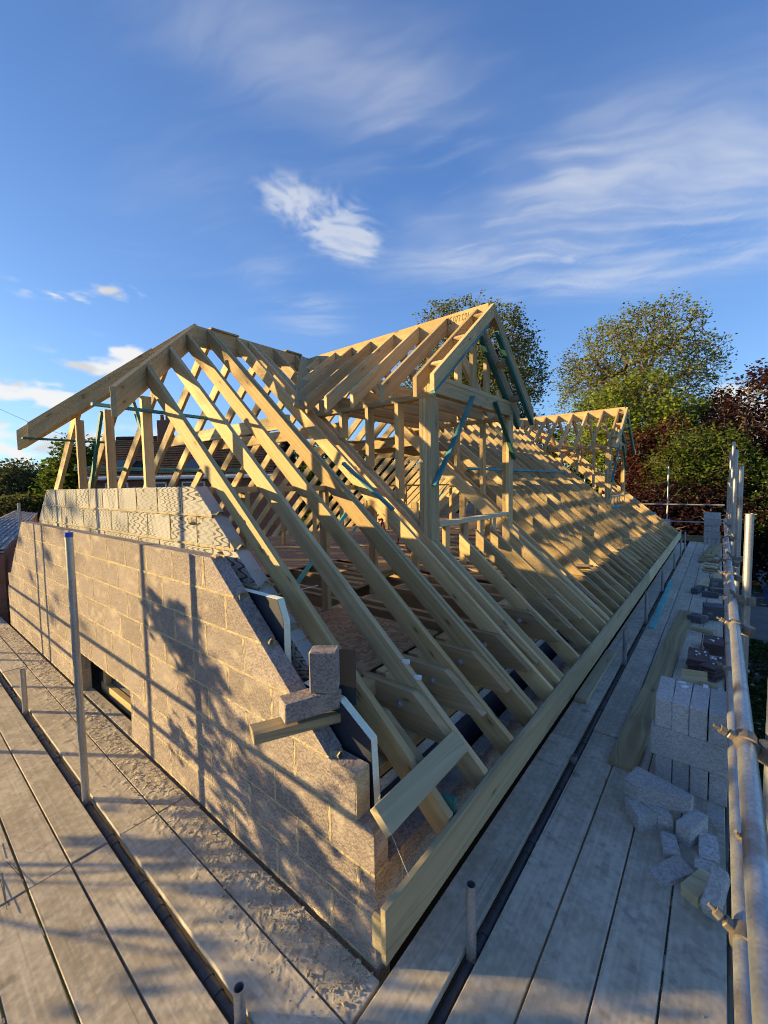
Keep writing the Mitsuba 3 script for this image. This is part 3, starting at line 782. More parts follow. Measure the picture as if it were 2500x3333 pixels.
insul([(-1.24, 1.575), (-0.83, 1.575), (-0.775, 1.45), (-0.775, 0.9), (-1.24, 0.9)], 'upper foil-faced insulation board with pale edge, standing in the gable wall cavity')
t = insul([(-0.62, 1.13), (-0.33, 1.125), (-0.115, 0.99), (-0.095, 0.55), (-0.62, 0.55)], 'lower foil-faced insulation board with pale cut edge, by the raking block wall end')
k = put('membrane_flap', rbox((-0.34, 0.19, 1.22), (0.10, 0.004, 0.30), 0.5, 0.0), 'membrane')
labels[k] = dict(label='grey plastic damp course flap sticking up behind the upright loose block', category='membrane flap')
k = put('timber_offcut', beam((-0.53, -0.27, 1.055), (-0.36, 0.17, 1.03), 0.11, 0.047), 'wood_grey')
labels[k] = dict(label='short timber offcut jutting out over the brown wall edge, under two loose blocks', category='timber offcut')
k = put('loose_block', rbox((-0.425, 0.01, 1.131), (0.11, 0.30, 0.10), -0.36, 0.005), 'block_brown')
labels[k] = dict(label='rough concrete block lying flat on the timber offcut at the raking wall edge', category='concrete block')
k = put('loose_block', rbox((-0.385, 0.075, 1.292), (0.14, 0.10, 0.215), 0.62, 0.006), 'block_brown')
labels[k] = dict(label='rough concrete block standing upright on top of another block at the raking wall edge', category='concrete block')
k = put('rafter_plank', beam((0.055, -0.02, RZ(0.055) + 0.026), (0.05, 0.70, RZ(0.05) + 0.026), 0.125, 0.047, up=(TAN, 0, 1)), 'wood_pale')
labels[k] = dict(label='short pale plank laid across the first rafters just above the near end of the fascia', category='plank')
k = put('rafter_packer', box(0.125, 0.19, 0.385, 0.42, 0.44, 0.66, 2, 0.002), 'batten_green')
labels[k] = dict(label='dark green painted offcut fixed upright to the foot of the first rafter', category='timber offcut')

# ------------------------------------------------------------------ scaffold decks
def bit(z): return 0.0015 * math.sin(z * 57.3)


gd = thing('gable_deck', 'mortar-stained scaffold board deck running along the foot of the brown gable wall', 'scaffold deck')
rows = [(-0.23, -0.028), (-0.465, -0.236), (-0.724, -0.532), (-0.925, -0.73), (-1.12, -0.931), (-1.32, -1.126)]
for r, (y0, y1) in enumerate(rows):
    ends = [-8.95, -5.66, -1.785, 0.045 if r < 2 else 0.052]
    for a, b_ in zip(ends[:-1], ends[1:]):
        dz = rng.uniform(-0.004, 0.003); C = box(a + 0.004 + 0.004 * rng.random(), b_ - 0.003, y0 + rng.uniform(0, 0.003), y1 - rng.uniform(0, 0.003), -0.04 + dz, 0.0 + dz, 0, 0.003)
        put('scaffold_board', C, 'deck_board', gd)
ed = thing('eaves_deck', 'long grey scaffold board walkway in shade beside the eaves, strewn with blocks and offcuts', 'scaffold deck')
cols = [(0.06, 0.283, [-1.3, 2.36, 6.2, 10.1, 14.0, 16.8]), (0.347, 0.572, [-1.3, 2.62, 6.5, 10.4, 14.3, 17.4]), (0.579, 0.803, [-1.3, 3.0, 6.9, 10.8, 14.7, 17.4]),
        (0.809, 1.030, [-1.3, 2.1, 6.0, 11.2, 15.1, 17.4]), (1.037, 1.262, [-1.3, 3.4, 7.3, 11.2, 15.1, 17.4])]
for x0, x1, ends in cols:
    for a, b_ in zip(ends[:-1], ends[1:]):
        dz = rng.uniform(-0.004, 0.003)
        put('scaffold_board', box(x0 + rng.uniform(0, 0.003), x1 - rng.uniform(0, 0.003), a + 0.004, b_ - 0.004, -0.04 + dz, dz, 1, 0.003), 'deck_board', ed)
for k in range(5):
    put('scaffold_board', box(-8.0, 0.04, 15.45 + 0.23 * k, 15.67 + 0.23 * k, -0.04, 0.001, 0, 0.003), 'deck_board', ed)
put('toe_board', box(-6.0, 1.25, 17.45, 17.49, 0.002, 0.22, 0, 0.003), 'wood_grey', ed)
put('timber_packing', box(0.075, 0.19, 3.05, 4.6, 0.002, 0.042, 1, 0.003), 'wood_pale', ed)
# crumbs of dropped mortar along the wall foot
ico = trimesh.creation.icosahedron(); cv, cf = np.array(ico.vertices), np.array(ico.faces)
parts = []
for i in range(2600):
    y = -0.03 - abs(rng.normal(0, 0.13)); x = -8 * rng.random() ** 1.25
    if y < -1.2 or -0.53 < y < -0.465: continue
    s = 0.0016 + 0.0045 * rng.random() ** 4
    parts.append((cv * (s * np.array([1 + rng.random(), 1 + rng.random(), 0.6])) * (0.7 + 0.6 * rng.random((12, 1))) + (x, y, 0.001 + s * 0.2), cf))
for i in range(160):
    x, y = rng.uniform(-0.7, 0.0), -0.04 - abs(rng.normal(0, 0.08)); s = 0.002 + 0.007 * rng.random() ** 4
    parts.append((cv * (s * np.array([1 + rng.random(), 1, 0.6])) * (0.7 + 0.6 * rng.random((12, 1))) + (x, y, 0.001 + s * 0.2), cf))
for i in range(300):
    x, y = rng.uniform(0.36, 1.25), rng.uniform(-0.9, 9); s = 0.002 + 0.006 * rng.random() ** 3
    parts.append((cv * s * (0.6 + 0.8 * rng.random((12, 1))) + (x, y, 0.001), cf))
obj('mortar_crumbs', cat(parts), 'crumb', label='crumbs of dropped mortar scattered over the scaffold boards along the wall foot', category='mortar crumbs', kind='stuff')

# ------------------------------------------------------------------ scaffold tubes
def tube(label, p0, p1, name='scaffold_tube', group=None, cap=None, dents=0.0, m='steel'):
    t = thing(name, label, 'scaffold tube', group)
    obj('pipe', pipe(p0, p1, dents=dents), m, t, smooth=40)
    if cap is not None:
        p1 = np.asarray(p1, float); d = unit(p1 - np.asarray(p0))
        obj('end_cap', cat([rod(p1 - d * 0.028, p1 + d * 0.004, 0.0262, 20)]), 'cap_blue', t, smooth=40)
    return t


def coupler(t, c, axis, side, bolt=(-1, 0, 0.25)):
    """right-angle coupler: two hinged bands, a T-bolt and its nut"""
    c = np.asarray(c, float); axis = unit(axis); side = unit(side)
    P = [rod(c - axis * 0.026, c + axis * 0.026, 0.0315, 18)]
    P.append(rod(c + side * 0.055 - np.cross(axis, side) * 0.026, c + side * 0.055 + np.cross(axis, side) * 0.026, 0.0315, 18))
    P.append(hexa(np.array([[[c + axis * a + side * s + np.cross(axis, side) * b_ for b_ in (-0.02, 0.02)] for s in (0.01, 0.05)] for a in (-0.02, 0.02)]), 0.004)[0])
    b = unit(bolt); q = c + b * 0.03
    P += [hexa(np.array([[[q + b * s + axis * a + np.cross(axis, b) * d for d in (-0.011, 0.011)] for a in (-0.016, 0.016)] for s in (-0.005, 0.02)]), 0.003)[0],
          rod(q, q + b * 0.062, 0.0062, 8), rod(q + b * 0.028, q + b * 0.044, 0.0145, 6),
          rod(c - b * 0.033 - axis * 0.02, c - b * 0.033 + axis * 0.02, 0.009, 8)]
    obj('coupler', cat(P), 'coupler_metal', t, smooth=30)


DR = 0.0
tube('blue-capped scaffold tube standing tall in the gap of the gable deck', (-2.335, -0.50, -0.7), (-2.32, -0.503, 1.94), cap=1)
tube('short scaffold tube stub left of the blue-capped tube, in the same deck gap', (-4.24, -0.497, -0.7), (-4.24, -0.497, 0.44))
tube('very short scaffold tube stub at the bottom edge of the picture', (-0.335, -0.497, -0.7), (-0.335, -0.497, 0.14))
tube('hollow-topped scaffold tube stub in the deck gap by the near end of the fascia', (0.315, 0.33, -0.7), (0.312, 0.33, 0.345))
tube('scaffold tube behind the far left end of the brown gable wall', (-8.75, 0.32, -0.8), (-8.72, 0.32, 2.02))
GP = 'scaffold tube stubs in the gap of the eaves deck'
for y, h in ((4.36, 0.44), (6.25, 0.49), (8.6, 0.45), (11.4, 0.36), (13.6, 0.5), (15.3, 0.55)):
    tube('upright scaffold tube stub in the walkway gap beyond the fascia, one of a receding row', (0.318, y, -0.7), (0.318, y, h), group=GP)
tube('barely showing hollow scaffold tube end in the walkway gap beside the stacked blocks', (0.317, 2.1, -0.7), (0.317, 2.1, 0.03))
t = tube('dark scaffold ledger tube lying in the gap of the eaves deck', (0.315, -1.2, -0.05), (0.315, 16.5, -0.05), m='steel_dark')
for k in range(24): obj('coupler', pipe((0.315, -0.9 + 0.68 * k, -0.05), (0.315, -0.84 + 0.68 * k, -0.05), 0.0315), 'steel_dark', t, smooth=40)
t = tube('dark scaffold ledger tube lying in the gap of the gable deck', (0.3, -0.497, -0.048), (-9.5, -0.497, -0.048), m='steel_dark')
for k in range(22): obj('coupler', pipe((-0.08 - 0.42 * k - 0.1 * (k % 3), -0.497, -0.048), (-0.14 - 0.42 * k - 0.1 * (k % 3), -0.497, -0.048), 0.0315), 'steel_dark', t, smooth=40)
for k in range(9): # transoms that carry the boards
    y = -0.62 + 2.0 * k
    tube('scaffold transom end poking out beyond the outer edge of the eaves deck', (-0.0 if y > 0.3 else 0.1, y, -0.15), (1.52 + 0.06 * (k % 3), y, -0.15), group='transoms under the eaves deck')
STD = ('nearest', 'second', 'third', 'fourth', 'fifth', 'sixth')
for k, (y, h) in enumerate(((0.42, 3.2), (2.4, 2.0), (4.36, 2.37), (6.5, 2.66), (8.4, 2.9), (10.6, 2.85), (12.9, 2.3))):
    lab = ('scaffold standard cut off by the right edge of the picture', 'large bright scaffold standard nearest the camera on the right, with an open top', 'shaded scaffold standard just beyond the nearest bright one',
           'third scaffold standard beyond the handrail, with a coupler near its top', 'thin scaffold standard behind the third one', 'distant scaffold standard near the far stack of blocks', 'most distant scaffold standard on the right side')[k]
    t = tube(lab, (1.335, y, -2.6), (1.335, y, h))
    coupler(t, (1.30, y, 1.40 if k else 1.0), (0, 1, 0), (1, 0, 0), (-0.6, -0.3, 0.8))
top_rail = tube('upper scaffold guard rail running along the right edge of the walkway', (1.262, -1.6, 1.40), (1.262, 9.9, 1.40), name='guard_rail')
low_rail = tube('lower scaffold guard rail beneath the upper one along the walkway edge', (1.262, -1.6, 0.95), (1.262, 10.2, 0.95), name='guard_rail')
for y in (0.36, 1.72, 3.3, 4.1, 6.3): coupler(top_rail, (1.262, y, 1.40), (0, 1, 0), (1, 0, -0.3), (-0.75, -0.2, 0.35))
for y in (0.12, 2.2, 4.4): coupler(low_rail, (1.262, y, 0.95), (0, 1, 0), (1, 0, 0), (-0.85, 0.1, 0.5))
tube('upper guard rail across the far end of the walkway', (-3.0, 17.3, 1.35), (1.3, 17.3, 1.35), name='guard_rail')
tube('lower guard rail across the far end of the walkway', (-1.5, 17.3, 0.72), (1.3, 17.3, 0.72), name='guard_rail')
tube('tall slim scaffold standard at the far end, left of the far block stack', (-0.35, 17.35, -2.6), (-0.35, 17.35, 2.75))
tube('pale scaffold standard seen through the far dormer', (-3.05, 16.6, -2.6), (-3.05, 16.6, 3.0))
# outer side of the gable scaffold: beyond the left edge of the picture
for x, h in ((-4.6, 3.0), (-6.55, 3.2), (-7.75, 2.45), (-8.15, 3.0)):
    tube('outer scaffold standard of the gable deck, beyond the left edge of the picture', (x, -1.5, -2.6), (x, -1.5, h), group='outer standards of the gable scaffold')
tube('upper guard rail of the gable deck, beyond the left edge of the picture', (-13, -1.47, 1.14), (-1.2, -1.47, 1.14), name='guard_rail')
tube('lower guard rail of the gable deck, beyond the left edge of the picture', (-13, -1.47, 0.78), (-1.2, -1.47, 0.78), name='guard_rail')

# ------------------------------------------------------------------ blocks and offcuts on the walkway
def vprism(pts, z0, z1, tilt=0.0):
    """pts in plan, standing from z0 to z1"""
    pts = np.asarray(pts, float)
    h, uv = prism(pts, z0, z1)                 # (x, y=z range, z=plan y) -> swap
    v, f = h; v = np.stack([v[:, 0], v[:, 2], v[:, 1]], 1); f = f[:, ::-1]
    v[:, 2] += tilt * (v[:, 0] - pts[0, 0])
    return (v, f), uv


def blk(hx, label, cat_='concrete block', m='block_grey', name='concrete_block', group=None):
    k = put(name, hx, m); labels[k] = dict(label=label, category=cat_)
    if group: labels[k]['group'] = group
    return k


names4 = ('first', 'second', 'third', 'fourth')
for i in range(4):
    x = 0.855 + 0.105 * i
    blk(rbox((x + 0.05, 2.42 + 0.008 * math.sin(i * 2), 0.1075), (0.1, 0.44, 0.215), 0.012 * math.sin(3 * i), 0.005, grain=1), f'{names4[i]} block from the left in the bottom course of the near block stack')
    blk(rbox((x + 0.052 - 0.012, 2.40 + 0.012 * math.cos(i), 0.539), (0.1, 0.44, 0.215), 0.02 * math.sin(5 * i + 1), 0.005, grain=1), f'{names4[i]} block from the left in the top course of the near block stack')
blk(rbox((1.045, 2.235, 0.3235), (0.44, 0.1, 0.214), -0.03, 0.005), 'long block lying crosswise in the middle of the near block stack, facing the camera')
for i in range(3): blk(rbox((1.055, 2.35 + 0.11 * i, 0.3235), (0.44, 0.1, 0.214), 0.0, 0.005), 'crosswise block hidden in the middle of the near block stack', group='hidden middle blocks of the near stack')
blk(vprism([(0.72, 1.78), (0.77, 1.98), (1.10, 1.875), (1.085, 1.815), (0.80, 1.745)], 0.105, 0.205), 'long wedge-shaped cut block resting on two smaller cut blocks')
blk(vprism([(0.73, 1.75), (0.79, 1.765), (0.92, 1.70), (0.83, 1.60)], 0.0, 0.103), 'cut block with a slanting face under the thick end of the wedge-shaped block')
blk(vprism([(0.80, 1.775), (0.94, 1.84), (1.005, 1.715), (0.925, 1.705)], 0.0, 0.103), 'cut block between the slanting cut block and the half block')
blk(vprism([(1.02, 1.675), (1.10, 1.87), (1.175, 1.85), (1.095, 1.655)], 0.0, 0.125), 'half block on edge, just right of the wedge-shaped block')
blk(vprism([(0.945, 1.64), (1.02, 1.66), (1.055, 1.52), (0.975, 1.485)], 0.0, 0.048), 'thin block slip lying flat in front of the half block')
blk(vprism([(1.13, 1.775), (1.222, 1.79), (1.235, 1.595), (1.14, 1.565)], 0.0, 0.052), 'flat rectangular block piece next to the lower guard rail')
blk(vprism([(1.17, 2.05), (1.252, 2.05), (1.255, 1.945), (1.17, 1.94)], 0.0, 0.055), 'small block piece against the foot of the near block stack')
blk(vprism([(1.12, 1.555), (1.222, 1.58), (1.225, 1.50), (1.12, 1.475)], 0.0, 0.04), 'small thin block piece in front of the flat rectangular one')
blk(vprism([(0.92, 1.315), (1.04, 1.53), (1.125, 1.445), (0.99, 1.255)], 0.0, 0.032), 'nearest thin rectangular block slip, lying askew on the boards')
blk(vprism([(1.07, 1.285), (1.145, 1.24), (1.215, 1.44), (1.15, 1.47)], 0.0, 0.062), 'pale sawn timber offcut among the cut blocks', 'timber offcut', 'wood_pale', 'timber_offcut')
blk(rbox((1.215, 1.28, 0.105), (0.07, 0.215, 0.10), -0.25, 0.005, roll=0.55, grain=1), 'block piece leaning on the timber offcut beside the guard rail')
blk(beam((0.64, 2.2, 0.018), (0.79, 7.2, 0.018), 0.2, 0.032), 'long weathered mortar-marked plank lying down the middle of the walkway', 'plank', 'wood_grey', 'loose_plank')
blk(beam((0.425, 5.95, 0.014), (0.385, 9.7, 0.014), 0.075, 0.025), 'pale teal batten lying along the walkway edge by the deck gap', 'batten', 'batten_pale_teal', 'loose_batten')
blk(rbox((1.06, 2.66, 0.60), (0.17, 0.012, 0.26), 0.25, 0.001, roll=-0.25), 'yellowish plywood offcut propped behind the top of the near block stack', 'plywood offcut', 'wood_pale', 'plywood_offcut')
blk(rbox((1.145, 2.63, 0.56), (0.11, 0.012, 0.2), -0.2, 0.001, roll=-0.3), 'smaller plywood offcut beside the propped plywood', 'plywood offcut', 'wood_pale', 'plywood_offcut')
for i, (x, y) in enumerate(((0.985, 2.57), (1.005, 2.50), (1.13, 2.60))):
    blk(rbox((x, y, 0.652), (0.055, 0.03, 0.008), 0.6 * i + 0.4, 0.001), ('white chip at the back of the near block stack', 'white square chip on top of the near block stack', 'white chip on the third block of the near stack')[i], 'chip', 'plastic_white', 'white_chip')
# slates / tiles
def slate(c, w, l, h, yaw, seed):
    r = np.random.default_rng(seed); n = 9
    pts = [(-w / 2, -l / 2), (0, -l / 2 - 0.006), (w / 2, -l / 2), (w / 2 + 0.004, 0), (w / 2, l / 2), (0, l / 2), (-w / 2, l / 2), (-w / 2 - 0.004, 0)]
    pts = np.array(pts) + r.normal(0, 0.004, (8, 2)); c_, s_ = math.cos(yaw), math.sin(yaw)
    pts = pts @ np.array([[c_, s_], [-s_, c_]]) + np.asarray(c)[:2]
    return vprism(pts, c[2], c[2] + h)


ORD = ('topmost ', 'second from top ', 'third from top ', 'fourth from top ', 'fifth from top ', 'sixth from top ', 'seventh from top ', 'eighth from top ', 'lowest ')
for i in range(9):
    blk(slate((1.03 + 0.006 * math.sin(i * 2.1), 4.72 + 0.02 * math.cos(i * 1.7), 0.002 + 0.0185 * i), 0.19, 0.42, 0.016, 0.04 * math.sin(i), i), ORD[8 - i] + 'slate in the left half of the slate stack', 'roof slate', 'slate', 'roof_slate', 'slates in the left half of the stack')
    blk(slate((1.205 + 0.006 * math.sin(i * 1.3), 4.62 + 0.02 * math.cos(i * 2.7), 0.002 + 0.0175 * i), 0.15, 0.46, 0.015, -0.42 + 0.04 * math.sin(2 * i), 30 + i), ORD[8 - i] + 'slate in the angled right half of the slate stack', 'roof slate', 'slate', 'roof_slate', 'slates in the right half of the stack')
for i in range(6):
    blk(slate((1.17 + 0.01 * math.sin(i), 5.48, 0.002 + 0.024 * i), 0.2, 0.36, 0.02, 0.05 * math.cos(i), 60 + i), ORD[5 - i] + 'slate in the small stack behind the main one', 'roof slate', 'slate', 'roof_slate', 'slates in the stack behind')
dabs = []
for i in range(16):
    x, y, z = (rng.uniform(0.96, 1.1), rng.uniform(4.58, 4.9), 0.1695) if i < 6 else ((rng.uniform(1.15, 1.26), rng.uniform(4.5, 4.8), 0.1605) if i < 12 else (rng.uniform(1.1, 1.24), rng.uniform(5.4, 5.6), 0.145))
    a = rng.uniform(0.010, 0.022); th = np.linspace(0, 2 * np.pi, 9)[:-1]
    dabs.append(vprism(np.stack([x + a * np.cos(th) * 0.7, y + a * 1.9 * np.sin(th)], 1), z, z + 0.0015)[0])
obj('chalk_dabs', cat(dabs), 'chalk', label='white splashes on the tops of the stacked slates', category='splashes', kind='stuff')
blk(rbox((1.04, 6.25, 0.03), (0.28, 0.10, 0.045), -0.35, 0.002), 'pale sawn timber offcut lying between the slates and the dark blocks', 'timber offcut', 'wood_pale', 'timber_offcut')
for i, (c, s, yaw) in enumerate((((1.14, 7.1, 0.11), (0.26, 0.3, 0.215), 0.1), ((0.95, 6.75, 0.055), (0.2, 0.22, 0.10), -0.4), ((0.88, 8.9, 0.055), (0.11, 0.42, 0.11), -0.25), ((1.08, 8.6, 0.05), (0.25, 0.12, 0.1), 0.1), ((1.16, 9.0, 0.055), (0.24, 0.12, 0.11), -0.12), ((1.17, 9.6, 0.08), (0.22, 0.3, 0.16), 0.05))):
    blk(rbox(c, s, yaw, 0.006), ('large dark blue-grey block by the guard rail, beyond the slates', 'small dark blue-grey block left of the large dark one', 'long slanting dark block, left one of the middle group', 'short dark block, nearest of the middle group',
                                 'dark block at the right of the middle group, by the rail', 'dark block behind the middle group, beside the pale board')[i], 'dark block', 'block_dark', 'dark_block')
blk(rbox((0.97, 9.75, 0.05), (0.2, 0.8, 0.03), -0.08, 0.002, grain=1), 'short pale board lying on the walkway behind the dark blocks', 'board', 'wood_pale', 'loose_board')
blk(rbox((1.18, 10.5, 0.05), (0.16, 0.7, 0.03), 0.06, 0.002, grain=1), 'short board close to the rail behind the pale board', 'board', 'wood', 'loose_board')
blk(beam((0.83, 12.65, 0.03), (1.06, 16.7, 0.03), 0.17, 0.05), 'long pale plank near the far end of the walkway', 'plank', 'wood_grey', 'loose_plank')
blk(beam((1.1, 14.0, 0.03), (1.17, 16.5, 0.03), 0.17, 0.05), 'plank beside the long pale plank, closer to the rail', 'plank', 'wood_grey', 'loose_plank')
for i in range(16):
    blk(rbox((rng.uniform(0.95, 1.22), rng.uniform(11.2, 14.2), 0.03 + 0.03 * (i % 3)), (rng.uniform(0.08, 0.3), rng.uniform(0.05, 0.16), 0.04), rng.uniform(-0.5, 0.5), 0.002), 'timber scrap in the litter along the far part of the walkway', 'scrap', ('wood', 'wood_pale', 'ply_brown', 'red_steel')[i % 4] if i % 4 != 3 else 'ply_brown', 'timber_scrap', 'scraps on the far walkway')
fs = 'blocks of the stack at the far end of the walkway'
k = 0
for z, n, dx in ((0.0, 4, 0.11), (0.445, 4, 0.105)):
    for i in range(n):
        blk(rbox((0.82 + dx * i, 17.0, z + 0.108), (0.1, 0.44, 0.215), 0.01 * i, 0.004, grain=1), f'{names4[i]} block from the left in the {"lowest" if z == 0 else "third"} course of the far block stack', group=fs)
for z in (0.22, 0.665): blk(rbox((0.99, 16.85, z + 0.108), (0.46, 0.2, 0.215), 0.02, 0.004), f'crosswise block in the {"second" if z < 0.5 else "fourth"} course of the far block stack', group=fs)
blk(rbox((0.98, 16.9, 0.99), (0.47, 0.22, 0.21), 0.0, 0.004), 'uppermost grey block lying across the far stack')
blk(rbox((-0.45, 17.0, 0.7), (0.44, 0.1, 0.215), 0.0, 0.004), 'grey block by the far guard rail just past the roof edge')
# timber pile at the far left end of the gable deck
for i in range(5):
    blk(rbox((-9.0 - 0.05 * (i % 2), 0.42 + 0.05 * (i % 3), -0.18 + 0.27 * i), (1.5, 0.12, 0.05 if i % 2 else 0.2), -0.05 + 0.03 * i, 0.003), 'timber lying in the pile beyond the left end of the gable wall', 'timber', 'wood_dark' if i % 2 == 0 else 'wood', 'stacked_timber', 'timbers piled beyond the gable wall')

# ------------------------------------------------------------------ background: buildings
def quadmesh(P): return np.asarray(P, float), np.array([[0, 1, 2], [0, 2, 3]])


nb = thing('neighbour_house', 'neighbouring house with a dark brown tiled roof, rooflights and a chimney, seen through the rafters', 'house')
A0, A1 = np.array([-19.3, 5.5]), np.array([-14.6, 9.2]); d2 = unit(A1 - A0); n2 = np.array([d2[1], -d2[0]])   # n2 faces the camera
if n2 @ (CAM[:2] - A0) < 0: n2 = -n2
E0, E1 = A0 + n2 * 2.3, A1 + d2 * 1.5 + n2 * 2.3
ZR_, ZE_ = 4.42, 2.72
sl = np.array([*(n2 * 2.3), ZE_ - ZR_]); L_ = np.linalg.norm(A1 + d2 * 1.5 - A0)
tiles = []
nr, nc = 16, 34
for r in range(nr):
    a = np.array([*A0, ZR_]) + sl * (r / nr); b_ = np.array([*A0, ZR_]) + sl * ((r + 1.12) / nr); upn = unit(np.cross(np.array([*d2, 0]), sl)); upn = upn if upn[2] > 0 else -upn
    for c in range(nc):
        o = (c + 0.5 * (r % 2)) * L_ / nc; w_ = L_ / nc * 0.96
        if o + w_ > L_: continue
        p = [a + np.array([*d2, 0]) * o, a + np.array([*d2, 0]) * (o + w_), b_ + np.array([*d2, 0]) * (o + w_) + upn * 0.03, b_ + np.array([*d2, 0]) * o + upn * 0.03]
        q = [x - upn * 0.02 for x in p]
        V = np.array(p + q); tiles.append((V, np.array([[0, 1, 2], [0, 2, 3], [2, 6, 7], [2, 7, 3], [0, 4, 5], [0, 5, 1], [1, 5, 6], [1, 6, 2], [0, 3, 7], [0, 7, 4]])))
rk = obj('roof', quadmesh([[*A0, ZR_ - .03], [*(A1 + d2 * 1.5), ZR_ - .03], [*E1, ZE_ - .03], [*E0, ZE_ - .03]]), 'roof_tile', nb)
obj('tile', cat(tiles), 'roof_tile', rk, kind='stuff')
obj('ridge_tile', rod((*A0, ZR_ + 0.02), (*(A1 + d2 * 1.5), ZR_ + 0.02), 0.09, 8), 'roof_tile', rk)
B0 = A0 - n2 * 2.3; B1 = A1 + d2 * 1.5 - n2 * 2.3
obj('rear_slope', quadmesh([[*A0, ZR_], [*(A1 + d2 * 1.5), ZR_], [*B1, ZE_], [*B0, ZE_]]), 'roof_tile', rk)
F0, F1 = A0 + n2 * 2.05 + d2 * 0.1, A1 + d2 * 1.4 + n2 * 2.05; G0, G1 = A0 - n2 * 2.05 + d2 * 0.1, A1 + d2 * 1.4 - n2 * 2.05
wv = np.array([[*F0, -2.6], [*F1, -2.6], [*G1, -2.6], [*G0, -2.6], [*F0, ZE_ + .1], [*F1, ZE_ + .1], [*G1, ZE_ + .1], [*G0, ZE_ + .1]])
wk = obj('wall', (wv, np.array([[0, 1, 5], [0, 5, 4], [1, 2, 6], [1, 6, 5], [2, 3, 7], [2, 7, 6], [3, 0, 4], [3, 4, 7]])), 'brick_far', nb)
gp = A0 + d2 * 0.08
obj('gable_face', (np.array([[*(gp + n2 * 2.2), -2.6], [*(gp - n2 * 2.2), -2.6], [*(gp - n2 * 2.2), ZE_], [*gp, ZR_ - 0.06], [*(gp + n2 * 2.2), ZE_]]), np.array([[0, 1, 2], [0, 2, 3], [0, 3, 4]])), 'render_pale', nb)
obj('gutter', rod((*(E0 + n2 * .05), ZE_ - 0.06), (*(E1 + n2 * .05), ZE_ - 0.06), 0.07, 8), 'gutter_white', nb)
for k, o in enumerate((1.0, 3.9)):
    a = np.array([*(A0 + d2 * o), ZR_]) + sl * 0.63 + upn * 0.06
    rw = put('rooflight', hexa(np.array([[[a + np.array([*d2, 0]) * i * 0.75 + unit(sl) * j * 0.85 + upn * h_ for h_ in (-0.05, 0.03)] for j in (0, 1)] for i in (0, 1)]), 0.01), 'window_dark', nb)
for k, o in enumerate((0.7, 2.2, 3.7)):
    c = F0 + d2 * o
    fk = put('window', hexa(np.array([[[(*(c + d2 * i * 0.9 + n2 * h_), z_) for h_ in (0.0, 0.05)] for z_ in (1.25, 2.5)] for i in (0, 1)]), 0.01), 'gutter_white', nb)
    for q in (0.06, 0.49):
        put('pane', hexa(np.array([[[(*(c + d2 * (q + i * 0.36) + n2 * h_), z_) for h_ in (0.051, 0.056)] for z_ in (1.31, 2.44)] for i in (0, 1)]), 0.0), 'window_dark', fk)
cc = A0 + d2 * 1.9
put('chimney', hexa(np.array([[[(*(cc + d2 * i * 0.5 + n2 * j * 0.45), z_) for z_ in (ZR_ - 0.4, ZR_ + 0.75)] for j in (-0.5, 0.5)] for i in (0, 1)]), 0.01), 'brick_far', rk)
for i in (0.12, 0.36): obj('chimney_pot', rod((*(cc + d2 * i), ZR_ + 0.75), (*(cc + d2 * i), ZR_ + 1.0), 0.09, 10, 0.075), 'brick_far', rk)

# low stone-slated roof beyond the left end of the gable
ob = thing('outbuilding', 'low outbuilding roof of weathered grey stone slates at the left edge, beyond the gable wall', 'outbuilding')
dv, nv = np.array([-0.975, 0.222]), np.array([0.222, 0.975])
def lr(t, f):   # t along the slate courses, f = 0 near eaves .. 1 far edge
    w_ = 0.85 + 0.85 * f
    return np.array([*(CAM[:2] + dv * t - nv * w_), CAM[2] - (1.12 - 0.16 * f)])
sr = np.random.default_rng(3); parts = []
nr = 9
for j in range(nr):
    t0 = 10.4 - 0.2 * sr.random()
    while t0 < 26:
        w_ = 0.28 + 0.3 * sr.random()
        lift = 0.012 * sr.random()
        C = np.array([[[lr(t0 + i * (w_ - 0.012), (j + q * 1.1) / nr) + np.array([0, 0, lift + 0.022 * h_ - 0.03 * q + 0.03]) for h_ in (0, 1)] for q in (0, 1)] for i in (0, 1)])
        parts.append(hexa(C, 0.004)); t0 += w_
(sv, sf), suv = merge(parts)
rk = obj('roof_plane', quadmesh([lr(10.2, 0), lr(26, 0), lr(26, 1), lr(10.2, 1)]), 'stone_slate', ob)
obj('slate', (sv, sf), 'stone_slate', rk, kind='stuff')
pq = [lr(10.2, 0.02) - (0, 0, .03), lr(26, 0.02) - (0, 0, .03)]; pq += [pq[1] * [1, 1, 0] - (0, 0, 2.6), pq[0] * [1, 1, 0] - (0, 0, 2.6)]
obj('wall', quadmesh(pq), 'brick_far', ob)
pq = [lr(10.2, 0.0) - (0, 0, .03), lr(10.2, 1) - (0, 0, .03)]; pq += [pq[1] * [1, 1, 0] - (0, 0, 2.6), pq[0] * [1, 1, 0] - (0, 0, 2.6)]
obj('wall', quadmesh(pq), 'brick_far', ob)

# tarpaulin over a heap on the ground to the right
P, F_ = sheet(2.7, 9.5, 19.6, 36, 0, 60, 110)
e = np.minimum(np.minimum((P[:, 0] - 2.7) / 0.7, (9.5 - P[:, 0]) / 0.7), np.minimum((P[:, 1] - 19.6) / 1.0, (36 - P[:, 1]) / 1.0)).clip(0, 1)
P[:, 2] = -2.57 + e * (0.22 + 0.5 * meshkit.fbm(P * 0.5, 3, 4)) + 0.10 * e * meshkit.fbm(P * np.array([1.6, 3.0, 1]), 4, 9)
obj('tarpaulin', (P, F_), 'tarp_blue', smooth=True, label='creased blue tarpaulin spread over a low heap on the ground right of the scaffold', category='tarpaulin')
